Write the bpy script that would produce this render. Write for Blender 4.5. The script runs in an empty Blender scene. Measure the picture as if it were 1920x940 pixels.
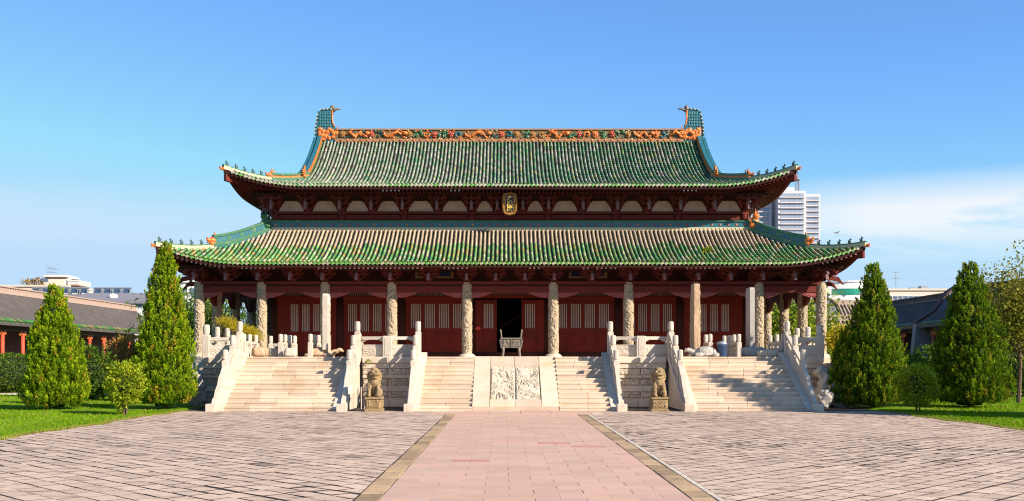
import bpy, bmesh, math, random
import numpy as np
from mathutils import Vector, Matrix, noise

rad = math.radians
SC = bpy.context.scene
COL = SC.collection

# ---------------------------------------------------------------- camera, sky, sun, exposure
CAMX, EYE = -0.42, 1.9
cam_data = bpy.data.cameras.new('camera')
cam_data.sensor_width = 36.0
cam_data.lens = 36.0 * 1900 / 1920
cam_data.shift_x = 14 / 1920
cam_data.shift_y = 206 / 1920
cam_data.clip_start = 0.1
cam_data.clip_end = 6000
cam = bpy.data.objects.new('camera', cam_data)
cam.location = (CAMX, 0, EYE)
cam.rotation_euler = (rad(90), 0, 0)
COL.objects.link(cam)
SC.camera = cam

SUN = Vector((1.46, -1.0, 0.96)).normalized()
SUN_EL = math.asin(SUN.z)
SUN_AZ = math.atan2(SUN.x, SUN.y)          # clockwise from +Y

world = bpy.data.worlds.new('World')
SC.world = world
world.use_nodes = True
wn, wl = world.node_tree.nodes, world.node_tree.links
wn.clear()
w_out = wn.new('ShaderNodeOutputWorld')
w_bg = wn.new('ShaderNodeBackground')
w_bg.inputs['Strength'].default_value = 0.118
sky = wn.new('ShaderNodeTexSky')
sky.sky_type = 'NISHITA'
sky.sun_disc = False
sky.sun_elevation = SUN_EL
sky.sun_rotation = SUN_AZ
sky.altitude = 200
sky.air_density = 0.6
sky.dust_density = 0.0
sky.ozone_density = 3.0
w_tc = wn.new('ShaderNodeTexCoord')
w_sep = wn.new('ShaderNodeSeparateXYZ')
wl.new(w_tc.outputs['Generated'], w_sep.inputs[0])
# thin clouds: noise on a far flat layer, seen in perspective
w_z = wn.new('ShaderNodeMath'); w_z.operation = 'ADD'; w_z.inputs[1].default_value = 0.10
wl.new(w_sep.outputs['Z'], w_z.inputs[0])
w_dx = wn.new('ShaderNodeMath'); w_dx.operation = 'DIVIDE'
w_dy = wn.new('ShaderNodeMath'); w_dy.operation = 'DIVIDE'
wl.new(w_sep.outputs['X'], w_dx.inputs[0]); wl.new(w_z.outputs[0], w_dx.inputs[1])
wl.new(w_sep.outputs['Y'], w_dy.inputs[0]); wl.new(w_z.outputs[0], w_dy.inputs[1])
w_cmb = wn.new('ShaderNodeCombineXYZ')
wl.new(w_dx.outputs[0], w_cmb.inputs[0]); wl.new(w_dy.outputs[0], w_cmb.inputs[1])
w_map = wn.new('ShaderNodeMapping')
w_map.inputs['Location'].default_value = (3.1, 1.7, 0.0)
w_map.inputs['Scale'].default_value = (0.55, 0.9, 1)
wl.new(w_cmb.outputs[0], w_map.inputs[0])
w_n = wn.new('ShaderNodeTexNoise')
w_n.inputs['Scale'].default_value = 0.9
w_n.inputs['Detail'].default_value = 9
w_n.inputs['Roughness'].default_value = 0.6
w_n.inputs['Distortion'].default_value = 0.5
wl.new(w_map.outputs[0], w_n.inputs['Vector'])
w_r = wn.new('ShaderNodeMapRange')
w_r.inputs['From Min'].default_value = 0.42
w_r.inputs['From Max'].default_value = 0.54
w_r.clamp = True
wl.new(w_n.outputs[0], w_r.inputs['Value'])
# the cloud bank lies low, fading out upwards
w_lo = wn.new('ShaderNodeMapRange')
w_lo.inputs['From Min'].default_value = 0.172
w_lo.inputs['From Max'].default_value = 0.140
w_lo.clamp = True
wl.new(w_sep.outputs['Z'], w_lo.inputs['Value'])
w_m = wn.new('ShaderNodeMath'); w_m.operation = 'MULTIPLY'
wl.new(w_r.outputs[0], w_m.inputs[0]); wl.new(w_lo.outputs[0], w_m.inputs[1])
w_lo2 = wn.new('ShaderNodeMapRange')
w_lo2.inputs['From Min'].default_value = 0.085
w_lo2.inputs['From Max'].default_value = 0.125
w_lo2.inputs['To Min'].default_value = 0.10
wl.new(w_sep.outputs['Z'], w_lo2.inputs['Value'])
w_mb = wn.new('ShaderNodeMath'); w_mb.operation = 'MULTIPLY'
wl.new(w_m.outputs[0], w_mb.inputs[0]); wl.new(w_lo2.outputs[0], w_mb.inputs[1])
w_az = wn.new('ShaderNodeMapRange')
w_az.inputs['From Min'].default_value = 0.18
w_az.inputs['From Max'].default_value = 0.34
w_az.inputs['To Min'].default_value = 0.2
wl.new(w_sep.outputs['X'], w_az.inputs['Value'])
w_ma = wn.new('ShaderNodeMath'); w_ma.operation = 'MULTIPLY'
wl.new(w_mb.outputs[0], w_ma.inputs[0]); wl.new(w_az.outputs[0], w_ma.inputs[1])
w_m2 = wn.new('ShaderNodeMath'); w_m2.operation = 'MULTIPLY'; w_m2.inputs[1].default_value = 0.9
wl.new(w_ma.outputs[0], w_m2.inputs[0])
w_hs = wn.new('ShaderNodeHueSaturation')
w_hs.inputs['Saturation'].default_value = 1.06
w_hs.inputs['Value'].default_value = 1.0
w_g = wn.new('ShaderNodeGamma')
w_g.inputs['Gamma'].default_value = 0.80
w_t = wn.new('ShaderNodeVectorMath')
w_t.operation = 'MULTIPLY'
w_t.inputs[1].default_value = (1.10, 1.38, 1.66)
wl.new(sky.outputs[0], w_g.inputs['Color'])
wl.new(w_g.outputs[0], w_t.inputs[0])
w_d = wn.new('ShaderNodeVectorMath')
w_d.operation = 'MINIMUM'
w_d.inputs[1].default_value = (2.45, 3.40, 4.45)
wl.new(w_t.outputs[0], w_d.inputs[0])
wl.new(w_d.outputs[0], w_hs.inputs['Color'])
w_mix = wn.new('ShaderNodeMixRGB')
w_mix.inputs['Color2'].default_value = (4.2, 4.3, 4.5, 1)
wl.new(w_m2.outputs[0], w_mix.inputs['Fac'])
wl.new(w_hs.outputs[0], w_mix.inputs['Color1'])
wl.new(w_mix.outputs[0], w_bg.inputs['Color'])
wl.new(w_bg.outputs[0], w_out.inputs[0])

sun_data = bpy.data.lights.new('sun', 'SUN')
sun_data.energy = 5.0
sun_data.angle = rad(0.5)
sun_data.color = (1.0, 0.90, 0.76)
sun = bpy.data.objects.new('sun', sun_data)
sun.rotation_euler = (-SUN).to_track_quat('-Z', 'Y').to_euler()
sun.location = (40, -30, 40)
COL.objects.link(sun)

SC.view_settings.view_transform = 'Standard'
SC.view_settings.look = 'None'
SC.view_settings.gamma = 1
SC.view_settings.exposure = 0.90
SC.cycles.pixel_filter_type = 'BLACKMAN_HARRIS'
SC.cycles.filter_width = 1.15
SC.cycles.max_bounces = 6
SC.cycles.transparent_max_bounces = 6

# ---------------------------------------------------------------- helpers
WL = {}                                    # world location of every object made


class MB:
    """collects faces; becomes one mesh"""

    def __init__(s):
        s.v, s.f, s.m, s.c = [], [], [], []

    def add(s, vs, fs, m=0, c=None):
        o = len(s.v)
        s.v.extend([(v[0], v[1], v[2]) for v in vs])
        for f in fs:
            s.f.append([i + o for i in f])
            s.m.append(m)
            s.c.append(c)

    def box(s, x0, y0, z0, x1, y1, z1, m=0, c=None, M=None):
        vs = [Vector(p) for p in ((x0, y0, z0), (x1, y0, z0), (x1, y1, z0), (x0, y1, z0),
                                  (x0, y0, z1), (x1, y0, z1), (x1, y1, z1), (x0, y1, z1))]
        if M is not None:
            vs = [M @ v for v in vs]
        s.add(vs, [(3, 2, 1, 0), (4, 5, 6, 7), (0, 1, 5, 4), (1, 2, 6, 5), (2, 3, 7, 6), (3, 0, 4, 7)], m, c)

    def cbox(s, x0, y0, z0, x1, y1, z1, b=0.015, m=0, c=None, M=None):
        """box with chamfered top and vertical edges"""
        def ring(i, z):
            return [(x0 + i + (0 if k else 0), 0, z) for k in ()]
        o8 = [(x0 + b, y0), (x1 - b, y0), (x1, y0 + b), (x1, y1 - b), (x1 - b, y1), (x0 + b, y1), (x0, y1 - b), (x0, y0 + b)]
        cx, cy = (x0 + x1) / 2, (y0 + y1) / 2
        fx, fy = max(0.01, 1 - 2 * b / max(1e-6, x1 - x0)), max(0.01, 1 - 2 * b / max(1e-6, y1 - y0))
        i8 = [(cx + (p[0] - cx) * fx, cy + (p[1] - cy) * fy) for p in o8]
        vs = [(p[0], p[1], z0) for p in o8] + [(p[0], p[1], z1 - b) for p in o8] + [(p[0], p[1], z1) for p in i8]
        vs = [Vector(v) for v in vs]
        if M is not None:
            vs = [M @ v for v in vs]
        fs = [tuple(range(16, 24)), tuple(range(7, -1, -1))]
        for k in range(8):
            j = (k + 1) % 8
            fs += [(k, j, 8 + j, 8 + k), (8 + k, 8 + j, 16 + j, 16 + k)]
        s.add(vs, fs, m, c)

    def prism(s, poly, d0, d1, axis='y', m=0, c=None, M=None):
        """poly of (a, b) extruded along an axis: y -> (a, d, b), x -> (d, a, b), z -> (a, b, d)"""
        def P(a, b, d):
            return {'y': (a, d, b), 'x': (d, a, b), 'z': (a, b, d)}[axis]
        n = len(poly)
        vs = [Vector(P(a, b, d0)) for a, b in poly] + [Vector(P(a, b, d1)) for a, b in poly]
        if M is not None:
            vs = [M @ v for v in vs]
        ar = sum(poly[k][0] * poly[(k + 1) % n][1] - poly[(k + 1) % n][0] * poly[k][1] for k in range(n))
        flip = (ar > 0) == (axis == 'y')
        fs = [tuple(range(n)), tuple(range(2 * n - 1, n - 1, -1))]
        for k in range(n):
            j = (k + 1) % n
            fs.append((k, n + k, n + j, j))
        if (not flip):
            fs = [tuple(reversed(f)) for f in fs]
        s.add(vs, fs, m, c)

    def shear(s, p0, p1, poly, t, m=0, c=None):
        """upright panel from p0 to p1 (x, y, base z): poly of (u 0..1, z above base), thickness t"""
        p0, p1 = Vector(p0), Vector(p1)
        d = Vector((p1.x - p0.x, p1.y - p0.y, 0)).normalized()
        nrm = Vector((d.y, -d.x, 0)) * (t / 2)
        n = len(poly)
        base = [p0.lerp(p1, u) + Vector((0, 0, z)) for u, z in poly]
        vs = [b + nrm for b in base] + [b - nrm for b in base]
        fs = [tuple(range(n)), tuple(range(2 * n - 1, n - 1, -1))]
        for k in range(n):
            j = (k + 1) % n
            fs.append((k, n + k, n + j, j))
        s.add(vs, fs, m, c)

    def tube(s, path, rads, n=8, m=0, c=None, cap=True):
        P = [Vector(p) for p in path]
        if not hasattr(rads, '__len__'):
            rads = [rads] * len(P)
        vs, up = [], None
        for i, p in enumerate(P):
            t = (P[min(i + 1, len(P) - 1)] - P[max(i - 1, 0)]).normalized()
            if up is None:
                up = Vector((0, 0, 1)) if abs(t.z) < 0.9 else Vector((1, 0, 0))
            a = t.cross(up)
            if a.length < 1e-5:
                a = t.orthogonal()
            a.normalize()
            b = a.cross(t).normalized()
            up = b
            for k in range(n):
                q = 2 * math.pi * k / n
                vs.append(p + (a * math.cos(q) + b * math.sin(q)) * rads[i])
        fs = []
        for i in range(len(P) - 1):
            for k in range(n):
                j = (k + 1) % n
                fs.append((i * n + k, i * n + j, (i + 1) * n + j, (i + 1) * n + k))
        if cap:
            fs.append(tuple(range(n - 1, -1, -1)))
            fs.append(tuple(range((len(P) - 1) * n, len(P) * n)))
        s.add(vs, fs, m, c)

    def lathe(s, prof, n=16, at=(0, 0, 0), m=0, c=None, M=None):
        vs = []
        for r, z in prof:
            for k in range(n):
                q = 2 * math.pi * k / n
                v = Vector((at[0] + r * math.cos(q), at[1] + r * math.sin(q), at[2] + z))
                vs.append(M @ v if M is not None else v)
        fs = []
        for i in range(len(prof) - 1):
            for k in range(n):
                j = (k + 1) % n
                fs.append((i * n + k, i * n + j, (i + 1) * n + j, (i + 1) * n + k))
        fs.append(tuple(range(n - 1, -1, -1)))
        fs.append(tuple(range((len(prof) - 1) * n, len(prof) * n)))
        s.add(vs, fs, m, c)

    def ell(s, ctr, r, nu=10, nv=7, m=0, c=None, M=None):
        C = Vector(ctr)
        vs = [Vector((0, 0, -r[2]))]
        for i in range(1, nv):
            a = -math.pi / 2 + math.pi * i / nv
            for k in range(nu):
                q = 2 * math.pi * k / nu
                vs.append(Vector((r[0] * math.cos(a) * math.cos(q), r[1] * math.cos(a) * math.sin(q), r[2] * math.sin(a))))
        vs.append(Vector((0, 0, r[2])))
        vs = [(M @ v if M is not None else v) + C for v in vs]
        fs = []
        for k in range(nu):
            fs.append((0, 1 + (k + 1) % nu, 1 + k))
        for i in range(nv - 2):
            for k in range(nu):
                j = (k + 1) % nu
                fs.append((1 + i * nu + k, 1 + i * nu + j, 1 + (i + 1) * nu + j, 1 + (i + 1) * nu + k))
        L = len(vs) - 1
        o = 1 + (nv - 2) * nu
        for k in range(nu):
            fs.append((o + k, o + (k + 1) % nu, L))
        s.add(vs, fs, m, c)

    def mesh(s, name, mats, smooth=False):
        me = bpy.data.meshes.new(name)
        me.from_pydata(s.v, [], s.f)
        for mt in (mats if isinstance(mats, (list, tuple)) else [mats]):
            me.materials.append(mt)
        me.polygons.foreach_set('material_index', s.m)
        if smooth:
            me.polygons.foreach_set('use_smooth', [True] * len(s.f))
        if any(c is not None for c in s.c):
            at = me.attributes.new('col', 'FLOAT_COLOR', 'FACE')
            arr = np.ones((len(s.c), 4), np.float32)
            for i, c in enumerate(s.c):
                if c is not None:
                    arr[i, :3] = c
            at.data.foreach_set('color', arr.ravel())
        me.update()
        return me


def np_mesh(name, V, F, mat, col=None, smooth=False):
    """V (n,3), F (m,k) arrays"""
    me = bpy.data.meshes.new(name)
    V = np.asarray(V, np.float32)
    F = np.asarray(F, np.int32)
    m, k = F.shape
    me.vertices.add(len(V))
    me.vertices.foreach_set('co', V.ravel())
    me.loops.add(m * k)
    me.loops.foreach_set('vertex_index', F.ravel())
    me.polygons.add(m)
    me.polygons.foreach_set('loop_start', np.arange(0, m * k, k, dtype=np.int32))
    me.polygons.foreach_set('loop_total', np.full(m, k, np.int32))
    if smooth:
        me.polygons.foreach_set('use_smooth', np.ones(m, bool))
    me.materials.append(mat)
    me.update(calc_edges=True)
    if col is not None:
        at = me.attributes.new('col', 'FLOAT_COLOR', 'FACE')
        arr = np.ones((m, 4), np.float32)
        arr[:, :3] = col
        at.data.foreach_set('color', arr.ravel())
    return me


def put(me, name, parent=None, loc=(0, 0, 0), rz=0.0, scale=None):
    """link a mesh (or Empty when me is None) so that its origin stands at world loc"""
    o = bpy.data.objects.new(name, me)
    COL.objects.link(o)
    w = Vector(loc)
    if parent is not None:
        o.parent = parent
        o.location = w - WL[parent.name]
    else:
        o.location = w
    if rz:
        o.rotation_euler = (0, 0, rz)
    if scale is not None:
        o.scale = scale if hasattr(scale, '__len__') else (scale,) * 3
    WL[o.name] = w
    return o


def part(name, mb, mats, parent, smooth=False):
    return put(mb.mesh(name, mats, smooth), name, parent)


def tag(o, label=None, cat=None, group=None, kind=None):
    if label: o['label'] = label
    if cat: o['category'] = cat
    if group: o['group'] = group
    if kind: o['kind'] = kind
    return o


def thing(name, label, cat, loc=(0, 0, 0), group=None):
    o = put(None, name, None, loc)
    o.empty_display_size = 0.3
    return tag(o, label, cat, group)


def remesh(mb, voxel, disp=0.0, dscale=6.0, seed=0, smooth_it=4):
    """fuse overlapping solids into one skin and roughen it"""
    me = mb.mesh('tmp', [])
    ob = bpy.data.objects.new('tmp', me)
    COL.objects.link(ob)
    md = ob.modifiers.new('r', 'REMESH')
    md.mode = 'VOXEL'
    md.voxel_size = voxel
    if smooth_it:
        sm = ob.modifiers.new('s', 'SMOOTH')
        sm.iterations = smooth_it
        sm.factor = 0.5
    dg = bpy.context.evaluated_depsgraph_get()
    out = bpy.data.meshes.new_from_object(ob.evaluated_get(dg))
    bpy.data.objects.remove(ob)
    bpy.data.meshes.remove(me)
    if disp:
        n = len(out.vertices)
        out.update()
        nor = [v.normal.copy() for v in out.vertices]
        for i, v in enumerate(out.vertices):
            p = v.co * dscale + Vector((seed * 3.1, seed * 1.7, seed))
            d = noise.noise(p) + 0.5 * noise.noise(p * 2.3)
            v.co += nor[i] * d * disp
    out.polygons.foreach_set('use_smooth', [True] * len(out.polygons))
    out.update()
    return out


# ---------------------------------------------------------------- materials
def mat(name, c1, c2=None, scale=2.0, rough=0.8, bump=0.0, bscale=25.0, attr=False, rnd=0.0, spec=0.35,
        trans=0.0, stain=None, stain_scale=1.0, stain_min=0.55, stain_max=0.75, stretch=None, metal=0.0, lo=0.8, hi=1.15):
    m = bpy.data.materials.new(name)
    m.use_nodes = True
    N, L = m.node_tree.nodes, m.node_tree.links
    N.clear()
    out = N.new('ShaderNodeOutputMaterial')
    b = N.new('ShaderNodeBsdfPrincipled')
    b.inputs['Roughness'].default_value = rough
    b.inputs['Specular IOR Level'].default_value = spec
    b.inputs['Metallic'].default_value = metal
    geo = N.new('ShaderNodeNewGeometry')
    pos = geo.outputs['Position']
    if stretch:
        mp = N.new('ShaderNodeMapping')
        mp.inputs['Scale'].default_value = stretch
        L.new(pos, mp.inputs[0])
        pos = mp.outputs[0]
    nz = N.new('ShaderNodeTexNoise')
    nz.inputs['Scale'].default_value = scale
    nz.inputs['Detail'].default_value = 8
    nz.inputs['Roughness'].default_value = 0.62
    L.new(pos, nz.inputs['Vector'])
    mr = N.new('ShaderNodeMapRange')
    mr.inputs['From Min'].default_value = 0.3
    mr.inputs['From Max'].default_value = 0.9
    L.new(nz.outputs[0], mr.inputs['Value'])
    if attr:
        at = N.new('ShaderNodeAttribute')
        at.attribute_name = 'col'
        mr.inputs['To Min'].default_value = lo
        mr.inputs['To Max'].default_value = hi
        mu = N.new('ShaderNodeVectorMath')
        mu.operation = 'SCALE'
        L.new(at.outputs['Color'], mu.inputs[0])
        L.new(mr.outputs[0], mu.inputs['Scale'])
        colr = mu.outputs[0]
    else:
        mx = N.new('ShaderNodeMixRGB')
        mx.inputs['Color1'].default_value = (*c1, 1)
        mx.inputs['Color2'].default_value = (*(c2 or tuple(k * 0.8 for k in c1)), 1)
        L.new(mr.outputs[0], mx.inputs['Fac'])
        colr = mx.outputs[0]
    if stain:
        n2 = N.new('ShaderNodeTexNoise')
        n2.inputs['Scale'].default_value = stain_scale
        n2.inputs['Detail'].default_value = 7
        n2.inputs['Roughness'].default_value = 0.68
        L.new(pos, n2.inputs['Vector'])
        m2 = N.new('ShaderNodeMapRange')
        m2.inputs['From Min'].default_value = stain_min
        m2.inputs['From Max'].default_value = stain_max
        L.new(n2.outputs[0], m2.inputs['Value'])
        x2 = N.new('ShaderNodeMixRGB')
        x2.inputs['Color2'].default_value = (*stain, 1)
        L.new(m2.outputs[0], x2.inputs['Fac'])
        L.new(colr, x2.inputs['Color1'])
        colr = x2.outputs[0]
    if rnd:
        oi = N.new('ShaderNodeObjectInfo')
        m3 = N.new('ShaderNodeMapRange')
        m3.inputs['To Min'].default_value = 1 - rnd
        m3.inputs['To Max'].default_value = 1 + rnd
        L.new(oi.outputs['Random'], m3.inputs['Value'])
        v3 = N.new('ShaderNodeVectorMath')
        v3.operation = 'SCALE'
        L.new(colr, v3.inputs[0])
        L.new(m3.outputs[0], v3.inputs['Scale'])
        colr = v3.outputs[0]
    L.new(colr, b.inputs['Base Color'])
    if bump:
        n4 = N.new('ShaderNodeTexNoise')
        n4.inputs['Scale'].default_value = bscale
        n4.inputs['Detail'].default_value = 6
        L.new(pos, n4.inputs['Vector'])
        bp = N.new('ShaderNodeBump')
        bp.inputs['Strength'].default_value = bump
        bp.inputs['Distance'].default_value = 0.02
        L.new(n4.outputs[0], bp.inputs['Height'])
        L.new(bp.outputs[0], b.inputs['Normal'])
    if trans:
        t = N.new('ShaderNodeBsdfTranslucent')
        L.new(colr, t.inputs['Color'])
        ms = N.new('ShaderNodeMixShader')
        ms.inputs[0].default_value = trans
        L.new(b.outputs[0], ms.inputs[1])
        L.new(t.outputs[0], ms.inputs[2])
        L.new(ms.outputs[0], out.inputs[0])
    else:
        L.new(b.outputs[0], out.inputs[0])
    return m


M_EARTH = mat('earth', (0.16, 0.12, 0.07), (0.10, 0.09, 0.05), 0.6, 0.95, 0.3, 8)
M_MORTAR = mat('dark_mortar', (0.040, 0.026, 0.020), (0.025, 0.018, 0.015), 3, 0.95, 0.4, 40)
M_BRICK = mat('paving_brick_grey', (0.575, 0.42, 0.31), (0.47, 0.34, 0.25), 1.3, 0.85, 0.35, 30, rnd=0.10,
              stain=(0.17, 0.105, 0.08), stain_scale=2.6, stain_min=0.52, stain_max=0.72, stretch=(.5, 1.5, 1))
M_BRICKS = mat('paving_brick_field', None, None, 1.3, 0.85, 0.35, 30, attr=True, lo=0.86, hi=1.12,
               stain=(0.17, 0.105, 0.08), stain_scale=2.6, stain_min=0.52, stain_max=0.72, stretch=(.5, 1.5, 1))
M_PAVER = mat('pink_paver', (0.56, 0.35, 0.255), (0.49, 0.30, 0.22), 1.6, 0.75, 0.2, 40, rnd=0.07,
              stain=(0.44, 0.33, 0.25), stain_scale=0.7, stain_min=0.5, stain_max=0.8)
M_PAVER_RED = mat('red_paver', (0.50, 0.235, 0.18), (0.45, 0.21, 0.17), 1.6, 0.75, 0.2, 40)
M_SLAB = mat('ochre_slab', (0.42, 0.28, 0.15), (0.29, 0.19, 0.115), 2.2, 0.8, 0.35, 25, rnd=0.28,
             stain=(0.16, 0.10, 0.06), stain_scale=2.5, stain_min=0.52, stain_max=0.8)
M_STONE = mat('pale_stone', (0.60, 0.50, 0.39), (0.50, 0.41, 0.32), 1.5, 0.75, 0.25, 30, rnd=0.07,
              stain=(0.31, 0.225, 0.155), stain_scale=1.8, stain_min=0.52, stain_max=0.80)
M_STEP = mat('step_stone', (0.59, 0.455, 0.335), (0.47, 0.35, 0.25), 1.2, 0.75, 0.25, 30, rnd=0.16,
             stain=(0.50, 0.33, 0.19), stain_scale=1.1, stain_min=0.48, stain_max=0.78)
M_MARBLE = mat('white_marble', (0.54, 0.46, 0.37), (0.43, 0.36, 0.285), 2.0, 0.7, 0.2, 40, rnd=0.05,
               stain=(0.33, 0.265, 0.20), stain_scale=2.6, stain_min=0.52, stain_max=0.80)
M_RAMPCARVE = mat('carved_ramp_stone', (0.56, 0.475, 0.36), (0.46, 0.38, 0.285), 3.0, 0.8, 0.6, 40,
              stain=(0.26, 0.18, 0.12), stain_scale=4, stain_min=0.55, stain_max=0.85)
M_CARVE = mat('carved_stone', (0.58, 0.49, 0.38), (0.46, 0.37, 0.28), 3.0, 0.8, 0.5, 40,
              stain=(0.30, 0.22, 0.15), stain_scale=3.5, stain_min=0.55, stain_max=0.85)
M_COLUMN = mat('carved_column_stone', (0.43, 0.335, 0.225), (0.30, 0.23, 0.15), 3.0, 0.8, 0.5, 40,
               stain=(0.22, 0.15, 0.09), stain_scale=5, stain_min=0.52, stain_max=0.8)
M_LION = mat('yellowed_lion_stone', (0.31, 0.205, 0.095), (0.17, 0.12, 0.07), 5.0, 0.85, 0.8, 45,
             stain=(0.10, 0.07, 0.04), stain_scale=6, stain_min=0.55, stain_max=0.8)
M_GREYSTONE = mat('grey_stone', (0.42, 0.38, 0.33), (0.30, 0.26, 0.22), 2.5, 0.85, 0.5, 30)
M_BROWNSTONE = mat('brown_stone', (0.50, 0.33, 0.20), (0.36, 0.23, 0.14), 2.5, 0.85, 0.5, 30)
M_WALLSTONE = mat('grey_brick_wall', (0.42, 0.35, 0.28), (0.32, 0.26, 0.21), 2.0, 0.85, 0.5, 30, rnd=0.1)
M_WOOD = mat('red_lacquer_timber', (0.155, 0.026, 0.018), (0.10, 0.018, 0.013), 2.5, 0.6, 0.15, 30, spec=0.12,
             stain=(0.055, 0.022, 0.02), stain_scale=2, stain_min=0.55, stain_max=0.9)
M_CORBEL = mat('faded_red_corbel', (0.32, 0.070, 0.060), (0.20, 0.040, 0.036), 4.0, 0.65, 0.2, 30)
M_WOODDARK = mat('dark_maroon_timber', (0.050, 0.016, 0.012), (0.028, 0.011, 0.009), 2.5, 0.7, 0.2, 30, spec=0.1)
M_DOOR = mat('red_door_timber', (0.195, 0.021, 0.012), (0.115, 0.015, 0.010), 1.4, 0.55, 0.15, 30, spec=0.10,
             stain=(0.075, 0.020, 0.012), stain_scale=1.1, stain_min=0.5, stain_max=0.8)
M_SLAT = mat('faded_lattice', (0.50, 0.33, 0.28), (0.36, 0.22, 0.19), 3, 0.7)
M_NOSE = mat('faded_pink_timber', (0.27, 0.14, 0.14), (0.19, 0.09, 0.09), 3, 0.7)
M_RAFTEND = mat('pale_rafter_end', (0.72, 0.52, 0.48), (0.5, 0.3, 0.27), 2.0, 0.7)
M_PLASTER = mat('stained_plaster', (0.56, 0.36, 0.27), (0.36, 0.21, 0.15), 4.0, 0.9, 0.1, 20,
                stain=(0.62, 0.48, 0.40), stain_scale=1.2, stain_min=0.5, stain_max=0.8)
M_TILE = mat('glazed_tile', None, None, 6.0, 0.38, 0.15, 40, attr=True, spec=0.5, lo=0.75, hi=1.2)
M_PAN = mat('shade_dark_pan_tile', (0.030, 0.030, 0.020), (0.015, 0.018, 0.012), 5.0, 0.7, 0.3, 30)  # deep shade between the tile rows put into the pan colour
M_RIDGETRIM = mat('ochre_red_trim', (0.36, 0.17, 0.08), (0.24, 0.13, 0.06), 6.0, 0.6, 0.3, 30)
M_RIDGEBACK = mat('mottled_ridge_glaze', (0.20, 0.11, 0.035), (0.035, 0.085, 0.055), 5.0, 0.5, 0.3, 30,
                  stain=(0.42, 0.15, 0.03), stain_scale=4.0, stain_min=0.52, stain_max=0.66)
M_TURQ = mat('turquoise_glaze', (0.022, 0.135, 0.155), (0.018, 0.08, 0.12), 4.0, 0.35, 0.15, 30, spec=0.5,
             stain=(0.15, 0.26, 0.19), stain_scale=3, stain_min=0.58, stain_max=0.8)
M_ORANGE = mat('orange_glaze', (0.60, 0.15, 0.022), (0.42, 0.085, 0.018), 7.0, 0.4, 0.3, 30, spec=0.5,
               stain=(0.65, 0.32, 0.06), stain_scale=6, stain_min=0.5, stain_max=0.75)
M_REDGLAZE = mat('red_glaze', (0.40, 0.055, 0.025), (0.28, 0.04, 0.02), 7.0, 0.4, 0.3, 30, spec=0.5)
M_GREENGLAZE = mat('green_glaze', (0.04, 0.155, 0.065), (0.024, 0.095, 0.05), 5.0, 0.35, 0.2, 30, spec=0.5,
                   stain=(0.45, 0.40, 0.22), stain_scale=5, stain_min=0.55, stain_max=0.75)
M_BEAST = mat('dark_green_glaze', (0.02, 0.07, 0.06), (0.02, 0.05, 0.05), 5.0, 0.4, spec=0.5)
M_CREAMTRIM = mat('cream_mortar_trim', (0.55, 0.46, 0.30), (0.40, 0.36, 0.22), 5.0, 0.8, 0.3, 30)
M_GOLD = mat('gilded_wood', (0.34, 0.155, 0.025), (0.20, 0.085, 0.013), 9.0, 0.45, 0.5, 40, spec=0.5)
M_GILT = mat('gold_lettering', (0.85, 0.58, 0.12), (0.7, 0.45, 0.08), 9.0, 0.4)
M_NAVY = mat('navy_lacquer', (0.015, 0.015, 0.07), (0.012, 0.012, 0.05), 5.0, 0.5)
M_BRONZE = mat('grey_bronze', (0.22, 0.18, 0.14), (0.10, 0.08, 0.06), 6.0, 0.6, 0.5, 40, metal=0.3)
M_REDPAINT = mat('bright_red_paint', (0.62, 0.045, 0.025), (0.5, 0.04, 0.02), 5, 0.5)
M_BLUEPLASTIC = mat('blue_plastic', (0.025, 0.06, 0.14), (0.02, 0.045, 0.11), 5, 0.45)
M_GALTILE = mat('grey_clay_tile', (0.095, 0.078, 0.072), (0.060, 0.051, 0.049), 1.2, 0.85, 0.3, 20,
                stain=(0.14, 0.11, 0.095), stain_scale=0.8, stain_min=0.5, stain_max=0.8)
M_GALRED = mat('gallery_red_post', (0.52, 0.075, 0.03), (0.42, 0.06, 0.03), 3, 0.6)
M_GALDARK = mat('gallery_dark_timber', (0.07, 0.022, 0.02), (0.05, 0.018, 0.018), 3, 0.7)  # dark maroon for gallery beams and back walls, also the gable copings
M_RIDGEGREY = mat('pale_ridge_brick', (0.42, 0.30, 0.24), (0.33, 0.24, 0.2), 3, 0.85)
M_RIDGESHADE = mat('shaded_ridge_brick', (0.15, 0.12, 0.11), (0.10, 0.085, 0.08), 3, 0.85)  # same ridge brick, with the right galleries' shade put into its colour
M_WHITEWALL = mat('white_render', (0.70, 0.68, 0.66), (0.62, 0.60, 0.58), 0.4, 0.85)
M_CREAMWALL = mat('cream_render', (0.62, 0.52, 0.42), (0.55, 0.45, 0.36), 0.4, 0.85)
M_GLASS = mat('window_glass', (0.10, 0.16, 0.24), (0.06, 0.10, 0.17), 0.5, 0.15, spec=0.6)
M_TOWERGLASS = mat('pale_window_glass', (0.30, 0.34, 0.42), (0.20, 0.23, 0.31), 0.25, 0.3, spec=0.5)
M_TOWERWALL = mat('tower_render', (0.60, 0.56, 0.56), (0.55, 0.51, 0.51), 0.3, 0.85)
M_GREENGLASS = mat('green_glass', (0.02, 0.28, 0.17), (0.02, 0.22, 0.14), 0.2, 0.25, spec=0.6)
M_SLATE = mat('slate_roof', (0.22, 0.20, 0.22), (0.18, 0.165, 0.18), 0.8, 0.8)
M_SOLAR = mat('solar_panel', (0.045, 0.075, 0.13), (0.035, 0.06, 0.10), 0.5, 0.4, spec=0.3)
M_STEEL = mat('grey_steel', (0.30, 0.31, 0.33), (0.24, 0.25, 0.27), 2, 0.5, metal=0.4)
M_LEAF = mat('leaf', None, None, 1.2, 0.6, attr=True, trans=0.35, spec=0.08, lo=0.7, hi=1.3)
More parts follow.
